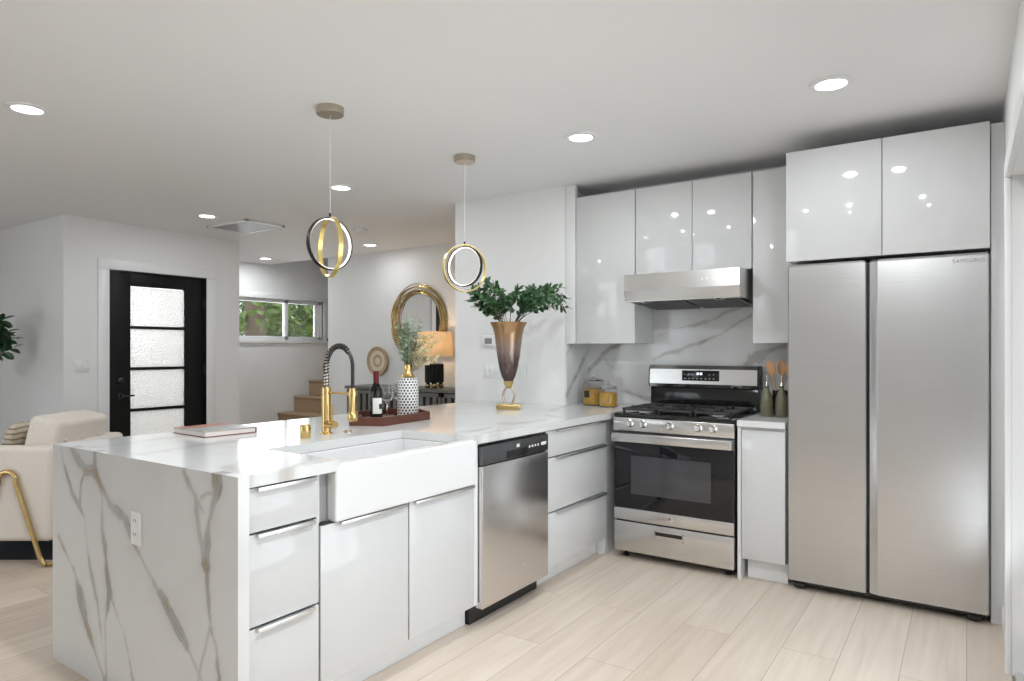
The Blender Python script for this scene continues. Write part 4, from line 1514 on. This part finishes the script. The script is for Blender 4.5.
g = jar('larger lidded glass jar with black label and amber contents', -2.262, 4.370, 0.081, 0.170, 0.118)
fa = math.atan2(-4.37, 2.262)
arc_label(0.0816, fa-0.98, fa-0.38, 0.058, 0.108, 10).build('label', M['ink'], g)
jar('smaller glass jar of amber contents nearest the range', -2.098, 4.275, 0.066, 0.130, 0.103)

# cruets and utensil crock
def cruet(label, x, y):
    g = thing('oil_cruet', label, 'bottle', (x, y, CT), local=True)
    MB().lathe([(0.001, 0.0003), (0.034, 0.0003), (0.037, 0.006), (0.037, 0.075), (0.034, 0.115), (0.021, 0.148), (0.013, 0.165), (0.0125, 0.18), (0.0145, 0.184), (0.001, 0.185)], 28).build('cruet_body', M['cruet'], g)
    MB().lathe([(0.001, 0.185), (0.010, 0.185), (0.008, 0.196), (0.0045, 0.205), (0.0035, 0.250), (0.001, 0.250)], 16).build('pourer', M['chrome'], g)
    return g


cruet('olive green ceramic oil cruet nearest the range', -1.000, 4.20)
cruet('olive green ceramic oil cruet nearest the refrigerator', -0.918, 4.215)
CX, CY = -0.950, 4.375
g = thing('utensil_crock', 'black utensil crock behind the green oil cruets', 'crock', (CX, CY, CT), local=True)
MB().lathe([(0.001, 0.0003), (0.055, 0.0003), (0.058, 0.005), (0.058, 0.15), (0.053, 0.15), (0.053, 0.01), (0.001, 0.009)], 32).build('crock_body', M['black_gloss'], g)
for i, (lab, dx, dy, tx, ty, h_) in enumerate((('wooden spoon leaning left in the black crock', -0.010, 0.005, -0.055, -0.01, 0.315), ('wooden spoon standing upright in the middle of the black crock', 0.004, -0.01, -0.005, 0.02, 0.320), ('wooden spoon leaning right in the black crock', 0.012, 0.008, 0.040, 0.0, 0.305))):
    g = thing('wooden_spoon', lab, 'utensil', (CX, CY, CT+0.012), local=True)
    b_, t_ = Vector((dx, dy, 0)), Vector((tx, ty, h_-0.085))
    MB().tube([b_, b_.lerp(t_, 0.5), t_], [0.005, 0.0055, 0.007], 10).build('spoon_handle', M['spoon'], g)
    d = (t_-b_).normalized()
    m = MB()
    xa = (Vector((0.97, -0.25, 0))-d*d.dot(Vector((0.97, -0.25, 0)))).normalized()
    ya = d.cross(xa)
    q = Matrix((xa, ya, d)).transposed().to_4x4()
    m.lathe([(0.001, -0.01), (0.012, 0.0), (0.026, 0.022), (0.032, 0.050), (0.026, 0.078), (0.012, 0.090), (0.001, 0.092)], 20, mtx=Matrix.Translation(t_) @ q @ Matrix.Diagonal((1, 0.22, 1, 1)))
    m.build('spoon_bowl', M['spoon'], g)

# ------------------------------------------------------------ wall plates
def plate(name, label, cat, loc, axis, w_, h_, rockers):
    g = thing(name, label, cat, loc, local=True)
    if axis == 'x':      # on a wall facing +x
        f3 = lambda a0, a1, z0, z1, d0, d1: (d0, d1, a0, a1, z0, z1)
    else:                # on a wall facing -y
        f3 = lambda a0, a1, z0, z1, d0, d1: (a0, a1, -d1, -d0, z0, z1)
    MB().box(*f3(-w_/2, w_/2, -h_/2, h_/2, 0.0002, 0.006), 0.002).build('plate', M['white_plastic'], g)
    for a in rockers:
        MB().box(*f3(a-0.016, a+0.016, -0.033, 0.033, 0.006, 0.010), 0.002).build('rocker', M['white_plastic'], g)
    return g


plate('light_switch', 'white double switch plate left of the front door', 'switch', (XD, 2.745, 1.175), 'x', 0.118, 0.118, (-0.024, 0.024))
plate('light_switch', 'white triple switch plate below the thermostat', 'switch', (-3.06, YK, 1.16), 'y', 0.165, 0.118, (-0.046, 0, 0.046))
plate('light_switch', 'white single wall plate right of the tall vase', 'switch', (-2.775, YK, 1.158), 'y', 0.074, 0.118, (0,))
g = thing('thermostat', 'small white thermostat with a dark screen on kitchen wall', 'thermostat', (-3.08, YK, 1.387))
MB().box(-3.150, -3.010, YK-0.022, YK-0.0002, 1.345, 1.430, 0.006).build('thermostat_body', M['white_plastic'], g)
MB().box(-3.115, -3.045, YK-0.0232, YK-0.021, 1.365, 1.410, 0.001).build('screen', M['grey_print'], g)


# ------------------------------------------------------------ ceiling fittings
def can(label, x, y, power=5.0):
    g = thing('recessed_light', label, 'ceiling light', (x, y, CEIL), local=True)
    MB().lathe([(0.064, -0.0005), (0.092, -0.0005), (0.090, -0.008), (0.066, -0.010), (0.064, -0.004)], 40, cap=False).build('trim_ring', M['white_plastic'], g)
    MB().lathe([(0.001, -0.006), (0.066, -0.006), (0.066, -0.002), (0.001, -0.002)], 36).build('lens', M['lens'], g)
    d = bpy.data.lights.new('downlight', 'AREA')
    d.shape = 'DISK'
    d.size = 0.13
    d.energy = power
    d.color = (0.91, 0.96, 1.0)
    o = bpy.data.objects.new('downlight', d)
    COL.objects.link(o)
    o.location = (0, 0, -0.012)
    o.parent = g
    return g


can('round recessed ceiling light at the upper left edge of the photo', -3.83, 1.36)
can('round recessed ceiling light in front of the wall cabinets, above the range', -1.781, 3.289, 7)
can('round recessed ceiling light in front of the refrigerator cabinet', -0.501, 3.263, 4.5)
can('round recessed ceiling light right beside the black ring pendant cord', -3.782, 3.313)
can('round recessed ceiling light just left of the ceiling vent', -5.562, 3.342)
can('round recessed ceiling light in front of the stair window', -7.50, 5.308, 7)
can('round recessed ceiling light nearest the mirror wall', -5.563, 5.296, 2.5)
can('round recessed ceiling light over the sink, outside the frame', -1.78, 1.36, 13)
can('round recessed ceiling light nearest the viewer, outside the frame', -0.50, 1.36, 18)
can('unseen recessed fill light added behind the viewer, by the right wall', -0.50, -0.70, 15)  # unseen downlight, added to brighten the rear wall and floor
can('round recessed ceiling light over the living room, outside the frame', -5.56, 0.6)

g = thing('return_air_vent', 'white rectangular return air vent on the ceiling near the entry', 'vent', (-5.72, 3.83, CEIL))
m = MB()
vx0, vx1, vy0, vy1 = -6.04, -5.40, 3.62, 4.04
for a in ((vx0, vx0+0.03, vy0, vy1), (vx1-0.03, vx1, vy0, vy1), (vx0, vx1, vy0, vy0+0.03), (vx0, vx1, vy1-0.03, vy1)):
    m.box(*a, CEIL-0.018, CEIL-0.0005, 0.003)
m.build('vent_frame', M['white_plastic'], g)
m = MB()
for k in range(22):
    y = vy0+0.035+k*(vy1-vy0-0.07)/21
    m.box(vx0+0.03, vx1-0.03, y-0.006, y+0.006, CEIL-0.012, CEIL-0.009, mtx=None)
m.build('louvers', M['grey_plastic'], g)
MB().box(vx0+0.03, vx1-0.03, vy0+0.03, vy1-0.03, CEIL-0.004, CEIL-0.001).build('vent_backing', M['grey_plastic'], g)

g = thing('smoke_detector', 'white round smoke detector on the ceiling beyond the pendant', 'smoke detector', (-4.93, 4.57, CEIL))
MB().lathe([(0.001, CEIL-0.0005), (0.065, CEIL-0.0005), (0.067, CEIL-0.014), (0.060, CEIL-0.030), (0.045, CEIL-0.038), (0.001, CEIL-0.039)], 32, at=(-4.93, 4.57, 0)).build('detector_body', M['white_plastic'], g)


# ring pendants
def pendant(label, x, y, zc, rings):
    g = thing('ring_pendant', label, 'pendant light', (x, y, CEIL), local=True)
    MB().lathe([(0.001, -0.0005), (0.066, -0.0005), (0.067, -0.004), (0.067, -0.034), (0.064, -0.037), (0.001, -0.037)], 36).build('canopy', M['nickel'], g)
    rt = max(q[0] for q in rings)
    zc = zc-CEIL
    MB().tube([(0, 0, -0.035), (0, 0, zc+rt+0.010)], 0.0013, 8).build('cord', M['white_plastic'], g)
    MB().lathe([(0.001, 0.0), (0.006, 0.0), (0.006, 0.022), (0.001, 0.024)], 14, at=(0, 0, zc+rt-0.010)).build('ring_clamp', M['bronze'], g)
    for r, yaw, m_out, dz, led in rings:
        ax = Vector((math.cos(yaw), math.sin(yaw), 0))
        e1 = Vector((-math.sin(yaw), math.cos(yaw), 0))
        e2 = Vector((0, 0, 1))
        c_ = (0, 0, zc+dz)
        rb = MB().band(c_, e1, e2, ax, r-0.006, r, 0.011).build('ring', M[m_out], g)
        if led:
            MB().band(c_, e1, e2, ax, r-0.0095, r-0.0058, 0.0065).build('led_strip', M['led'], rb)
    return g


VA = math.atan2(-2.2, 2.59)             # direction from the lamp back to the viewer
pendant('black and gold double ring pendant light above the faucet', -2.59, 2.20, 1.830, [(0.130, VA+math.radians(37), 'bronze', 0.008, True), (0.148, VA-math.radians(70), 'ring_gold', -0.008, False)])
VB = math.atan2(-3.213, 2.57)
pendant('gold double ring pendant light in front of the kitchen wall', -2.557, 3.222, 1.825, [(0.125, VB-math.radians(34), 'bronze', 0.006, True), (0.147, VB+math.radians(27), 'ring_gold', -0.004, False)])

# ------------------------------------------------------------ mirror wall: console, mirror, lamp, basket
KY0, KY1 = 5.32, YM-0.03
g = thing('console_cabinet', 'charcoal slatted wood console standing under the round mirror', 'sideboard', (-5.05, 5.5, 0))
kx0, kx1, kz = -5.98, -4.05, 0.905
MB().box(kx0-0.015, kx1+0.015, KY0-0.015, KY1+0.005, kz-0.035, kz, 0.004).build('console_top', M['charcoal_wood'], g)
MB().box(kx0, kx1, KY0+0.025, KY1, 0.12, kz-0.035).build('console_body', M['shadow_gap'], g)
nd = 4
for i in range(nd):
    a0 = kx0+(kx1-kx0)*i/nd+0.006
    a1 = kx0+(kx1-kx0)*(i+1)/nd-0.006
    m = MB()
    m.box(a0, a0+0.035, KY0, KY0+0.024, 0.13, kz-0.045, 0.002)
    m.box(a1-0.035, a1, KY0, KY0+0.024, 0.13, kz-0.045, 0.002)
    m.box(a0, a1, KY0, KY0+0.024, kz-0.085, kz-0.045, 0.002)
    m.box(a0, a1, KY0, KY0+0.024, 0.13, 0.17, 0.002)
    ns = 5
    for k in range(1, ns):
        x = a0+(a1-a0)*k/ns
        m.box(x-0.024, x+0.024, KY0+0.004, KY0+0.022, 0.17, kz-0.085, 0.002)
    m.build('door', M['charcoal_wood'], g)
for x in (kx0+0.05, kx1-0.05):
    for y in (KY0+0.06, KY1-0.06):
        MB().cyl((x, y, 0), (x, y, 0.12), 0.018, 14, 0.026).build('leg', M['charcoal_wood'], g)

g = thing('round_mirror', 'round mirror in a frame of tangled gold wire hoops', 'mirror', (-5.22, YM, 1.645))
MB().lathe([(0.001, 0.006), (0.315, 0.006), (0.315, 0.014), (0.001, 0.014)], 64, mtx=Matrix.Translation((-5.22, YM-0.0, 1.645)) @ Matrix.Rotation(PI/2, 4, 'X')).build('mirror_glass', M['mirror'], g)
m = MB()
rr = random.Random(5)
for k in range(13):
    r0 = 0.325+0.105*k/12
    dx, dz = rr.uniform(-0.018, 0.018), rr.uniform(-0.018, 0.018)
    dy = 0.018+0.022*rr.random()
    ex = rr.uniform(0.97, 1.03)
    pts = [(-5.22+dx+r0*ex*math.cos(2*PI*i/72), YM-dy-0.010*math.sin(4*PI*i/72+k), 1.645+dz+r0/ex*math.sin(2*PI*i/72)) for i in range(72)]
    m.tube(pts, 0.0055, 7, closed=True)
m.build('hoop_frame', M['brass'], g)

LX, LY = -4.75, 5.46
g = thing('table_lamp', 'table lamp with black ribbed base and cream drum shade', 'lamp', (LX, LY, 0.905), local=True)
m = MB()
rings = []
nn = 64
for z, r in ((0.062, 0.092), (0.068, 0.099), (0.255, 0.099), (0.265, 0.09)):
    rings.append([((r*(1+0.03*(1 if (k//2) % 2 else -1)))*math.cos(2*PI*k/nn), (r*(1+0.03*(1 if (k//2) % 2 else -1)))*math.sin(2*PI*k/nn), z) for k in range(nn)])
m.ring_faces(rings)
m.build('lamp_base', M['black_paint'], g)
for k in range(4):
    a = PI/4+k*PI/2
    o = MB()
    bmesh.ops.create_uvsphere(o.bm, u_segments=14, v_segments=10, radius=0.032, matrix=Matrix.Translation((0.072*math.cos(a), 0.072*math.sin(a), 0.0323)))
    o.build('ball_foot', M['brass'], g)
MB().cyl((0, 0, 0.26), (0, 0, 0.40), 0.008).build('lamp_stem', M['brass'], g)
MB().lathe([(0.205, 0.345), (0.180, 0.61), (0.178, 0.61), (0.203, 0.345)], 44, cap=False).build('lamp_shade', M['shade'], g)
o = MB()
bmesh.ops.create_uvsphere(o.bm, u_segments=14, v_segments=10, radius=0.03, matrix=Matrix.Translation((0, 0, 0.44)))
o.build('bulb', M['led'], g)
pl = bpy.data.lights.new('lamp_glow', 'POINT')
pl.energy = 3.0
pl.color = (1.0, 0.72, 0.42)
pl.shadow_soft_size = 0.035
po = bpy.data.objects.new('lamp_glow', pl)
COL.objects.link(po)
po.location = (0, 0, 0.49)
po.parent = g

g = thing('woven_wall_basket', 'round woven straw basket with pale rings on mirror wall', 'wall decor', (-5.88, YM, 1.186))
q = Matrix.Translation((-5.88, YM-0.001, 1.186)) @ Matrix.Rotation(PI/2, 4, 'X')
MB().lathe([(0.001, 0.004), (0.165, 0.012), (0.176, 0.040), (0.168, 0.046), (0.13, 0.030), (0.001, 0.022)], 48, mtx=q).build('basket_weave', M['straw'], g)
m = MB()
m.lathe([(0.075, 0.026), (0.125, 0.031), (0.125, 0.034), (0.075, 0.030)], 40, mtx=q, cap=False)
m.lathe([(0.001, 0.024), (0.045, 0.026), (0.045, 0.029), (0.001, 0.028)], 40, mtx=q)
m.build('pale_rings', M['straw_light'], g)

# ------------------------------------------------------------ living room: armchair, cushion, rug, plant
R3 = Vector((0.8255, 0.5644, 0))
F3 = Vector((-0.5644, 0.8255, 0))
oc = R3*(-3.16)+F3*4.05
g = thing('armchair', 'cream boucle armchair with brass tube legs behind the peninsula', 'armchair', oc, rotz=YAW, local=True)
# local x: towards the chair's back, local y: away from the viewer
m = MB()
m.box(-0.42, 0.35, 0.0, 0.115, 0.145, 0.725, 0.035, 4)
m.build('armrest', M['boucle'], g)
m = MB()
m.box(-0.42, 0.35, 0.665, 0.78, 0.145, 0.725, 0.035, 4)
m.build('armrest', M['boucle'], g)
MB().box(0.235, 0.352, 0.06, 0.72, 0.145, 0.722, 0.035, 4).build('backrest', M['boucle'], g)
MB().box(-0.40, 0.25, 0.10, 0.68, 0.16, 0.36, 0.02, 3).build('seat_base', M['boucle'], g)
MB().box(-0.41, 0.20, 0.118, 0.662, 0.36, 0.485, 0.04, 4).build('seat_cushion', M['boucle'], g)
lean = Matrix.Translation((0.125, 0, 0.47)) @ Matrix.Rotation(0.24, 4, 'Y')
bc = MB().box(-0.10, 0.10, 0.125, 0.655, 0.0, 0.425, 0.035, 5, mtx=lean)
bco = bc.build('back_cushion', M['boucle'], g)
q = MB()
for y in (0.22, 0.39, 0.56):
    bmesh.ops.create_uvsphere(q.bm, u_segments=10, v_segments=8, radius=0.012, matrix=lean @ Matrix.Translation((0.098, y, 0.30)))
q.build('tufting_buttons', M['boucle'], bco)


def hairpin(y, sgn):
    pts = [(0.305, y, 0.016)]
    pts += [(0.285, y, 0.020), (0.270, y, 0.045)]
    pts += [(0.262-0.145*t, y, 0.06+0.45*t) for t in np.linspace(0, 1, 8)]
    for k in range(1, 12):
        a = k*PI/12
        pts.append((0.062+0.055*math.cos(a), y, 0.520+0.058*math.sin(a)))
    pts += [(0.007-0.145*t, y, 0.51-0.45*t) for t in np.linspace(0, 1, 8)]
    pts += [(-0.146, y, 0.045), (-0.160, y, 0.020), (-0.180, y, 0.016)]
    pts = [(x+0.035, yy, z) for x, yy, z in pts]
    return MB().tube(pts, 0.0145, 12)


hairpin(-0.018, 1).build('leg', M['brass'], g)
hairpin(0.798, 1).build('leg', M['brass'], g)
MB().tube([(0.34, -0.018, 0.016), (0.365, 0.0, 0.016), (0.37, 0.05, 0.016), (0.37, 0.73, 0.016), (0.365, 0.78, 0.016), (0.34, 0.798, 0.016)], 0.0145, 12).build('rear_rail', M['brass'], g)

g = thing('throw_pillow', 'cream pillow with tan stripes leaning in the armchair', 'pillow', oc+R3*(-0.165)+F3*0.36+Vector((0, 0, 0.500)), rotz=YAW, local=True)
pm = Matrix.Rotation(0.42, 4, 'Y')
m = MB()
rings = []
for k in range(13):
    t_ = -1+2*k/12
    sc_ = (1-abs(t_)**3.0)**0.5 if abs(t_) < 1 else 0.02
    w2 = 0.19*max(0.05, (1-0.16*(1-abs(t_))) if abs(t_) < 0.99 else 0.9)
    th = 0.065*max(0.06, sc_)
    ring = []
    for i in range(24):
        a = 2*PI*i/24
        ca, sa = math.cos(a), math.sin(a)
        ring.append(pm @ Vector((th*math.copysign(abs(ca)**0.8, ca), w2*math.copysign(abs(sa)**0.7, sa), 0.19+0.19*t_)))
    rings.append(ring)
m.ring_faces(rings)
pm_mat, nt, p = new_mat('tan_striped_linen')
wv = nt.nodes.new('ShaderNodeTexWave')
wv.inputs['Scale'].default_value = 9
wv.inputs['Distortion'].default_value = 3.5
wv.bands_direction = 'Z'
tc = nt.nodes.new('ShaderNodeTexCoord')
nt.links.new(tc.outputs['Object'], wv.inputs['Vector'])
rp = nt.nodes.new('ShaderNodeValToRGB')
rp.color_ramp.elements[0].color = (0.36, 0.25, 0.13, 1)
rp.color_ramp.elements[1].color = (0.62, 0.56, 0.46, 1)
rp.color_ramp.elements[0].position = 0.1
rp.color_ramp.elements[1].position = 0.5
nt.links.new(wv.outputs['Fac'], rp.inputs[0])
nt.links.new(rp.outputs[0], p.inputs['Base Color'])
p.inputs['Roughness'].default_value = 0.9
m.build('pillow_cover', pm_mat, g)

o = MB().box(-1.3, 0.75, 0.0, 1.9, 0.0002, 0.0013, 0.0).build('area_rug', M['rug'], loc=(0, 0, 0))
o.location = R3*(-3.10)+F3*4.17
o.rotation_euler = (0, 0, YAW)
tag(o, 'dark navy rug under the cream armchair', 'rug')

PX, PY = -7.22, 2.18
g = thing('potted_plant', 'tall leafy potted plant at the left edge of photo', 'plant', (PX, PY, 0), local=True)
MB().lathe([(0.001, 0.0005), (0.13, 0.0005), (0.15, 0.02), (0.18, 0.34), (0.185, 0.36), (0.17, 0.36), (0.165, 0.32), (0.001, 0.32)], 36).build('pot', M['pot'], g)
MB().lathe([(0.001, 0.33), (0.165, 0.325), (0.165, 0.321), (0.001, 0.321)], 28).build('soil', M['soil'], g)
MB().tube([(0, 0, 0.32), (0.015, 0.0, 0.7), (-0.01, 0.01, 1.05), (0.0, 0.0, 1.53)], [0.016, 0.013, 0.011, 0.008], 10).build('trunk', M['stem'], g)
rr = random.Random(21)
for i in range(16):
    a = rr.uniform(0, 2*PI)
    l_ = rr.uniform(0.18, 0.30)
    z0 = rr.uniform(1.08, 1.42)
    spray(g, 'branch', (0, 0, z0), (l_*math.cos(a), min(l_*math.sin(a), 0.2), z0+rr.uniform(0.02, 0.22)), 16, 0.105, 0.055, M['leaf_dark'], M['stem'], 300+i, leaf_from=0.35, stemr=0.004)
spray(g, 'branch', (0, 0, 1.38), (0.36, 0.02, 1.56), 14, 0.10, 0.055, M['leaf_dark'], M['stem'], 350, leaf_from=0.4, stemr=0.004)
spray(g, 'branch', (0, 0, 1.43), (0.32, -0.02, 1.62), 14, 0.10, 0.055, M['leaf_dark'], M['stem'], 351, leaf_from=0.4, stemr=0.004)

# ------------------------------------------------------------ garden trees outside the stair window
def tree(label, x, y, h_, cr, trunk_r, n, mtl, seed, tz=(0.3, 1.0)):
    g = thing('garden_tree', label, 'tree', (x, y, -0.12), local=True)
    MB().tube([(0, 0, 0), (0.05, 0.03, h_*0.3), (0.12, -0.05, h_*0.6), (0.05, 0.0, h_*0.9)], [trunk_r, trunk_r*0.85, trunk_r*0.6, trunk_r*0.25], 14).build('trunk', M['bark'], g)
    rr = random.Random(seed)
    m = MB()
    for i in range(n):
        a = rr.uniform(0, 2*PI)
        r = cr*math.sqrt(rr.random())
        z = h_*rr.uniform(*tz)
        d = Vector((rr.uniform(-1, 1), rr.uniform(-1, 1), rr.uniform(-0.9, 0.3)))
        m.leaf((r*math.cos(a), r*math.sin(a), z), d, (rr.uniform(-1, 1), rr.uniform(-1, 1), 1), rr.uniform(0.13, 0.26), rr.uniform(0.07, 0.13))
    m.build('foliage', mtl, g, recalc=False)
    return g


tree('tree with a thick trunk seen in the left half of the stair window', -10.6, 7.25, 4.2, 0.80, 0.24, 500, M['leaf_out'], 61, tz=(0.45, 1.0))
tree('bright leafy tree in the middle of the stair window', -11.9, 8.75, 3.6, 0.80, 0.07, 1500, M['leaf_out'], 62, tz=(0.25, 0.95))
tree('smaller leafy tree in the right pane of the stair window', -12.6, 10.6, 3.6, 0.75, 0.08, 1500, M['leaf_out'], 63, tz=(0.25, 0.95))
tree('broad dark tree standing behind the other garden trees', -16.2, 11.6, 5.6, 2.2, 0.16, 3000, M['leaf_dark'], 64, tz=(0.15, 0.75))

# ------------------------------------------------------------ groups of repeats
GROUPS = {'recessed_light': 'round recessed lights in the ceiling', 'ring_pendant': 'ring pendants over the peninsula', 'wine_glass': 'wine glasses on the tray',
          'glass_jar': 'glass jars by the range', 'oil_cruet': 'oil cruets by the refrigerator', 'wooden_spoon': 'wooden spoons in the crock',
          'wall_cabinet': 'white cabinets on the upper wall', 'drawer_cabinet': 'drawer cabinets in the peninsula', 'light_switch': 'wall switch plates',
          'crystal_ornament': 'crystal ornaments on the tray', 'garden_tree': 'trees outside the stair window'}
for o in bpy.data.objects:
    k = o.name.split('.')[0]
    if o.parent is None and k in GROUPS:
        o['group'] = GROUPS[k]
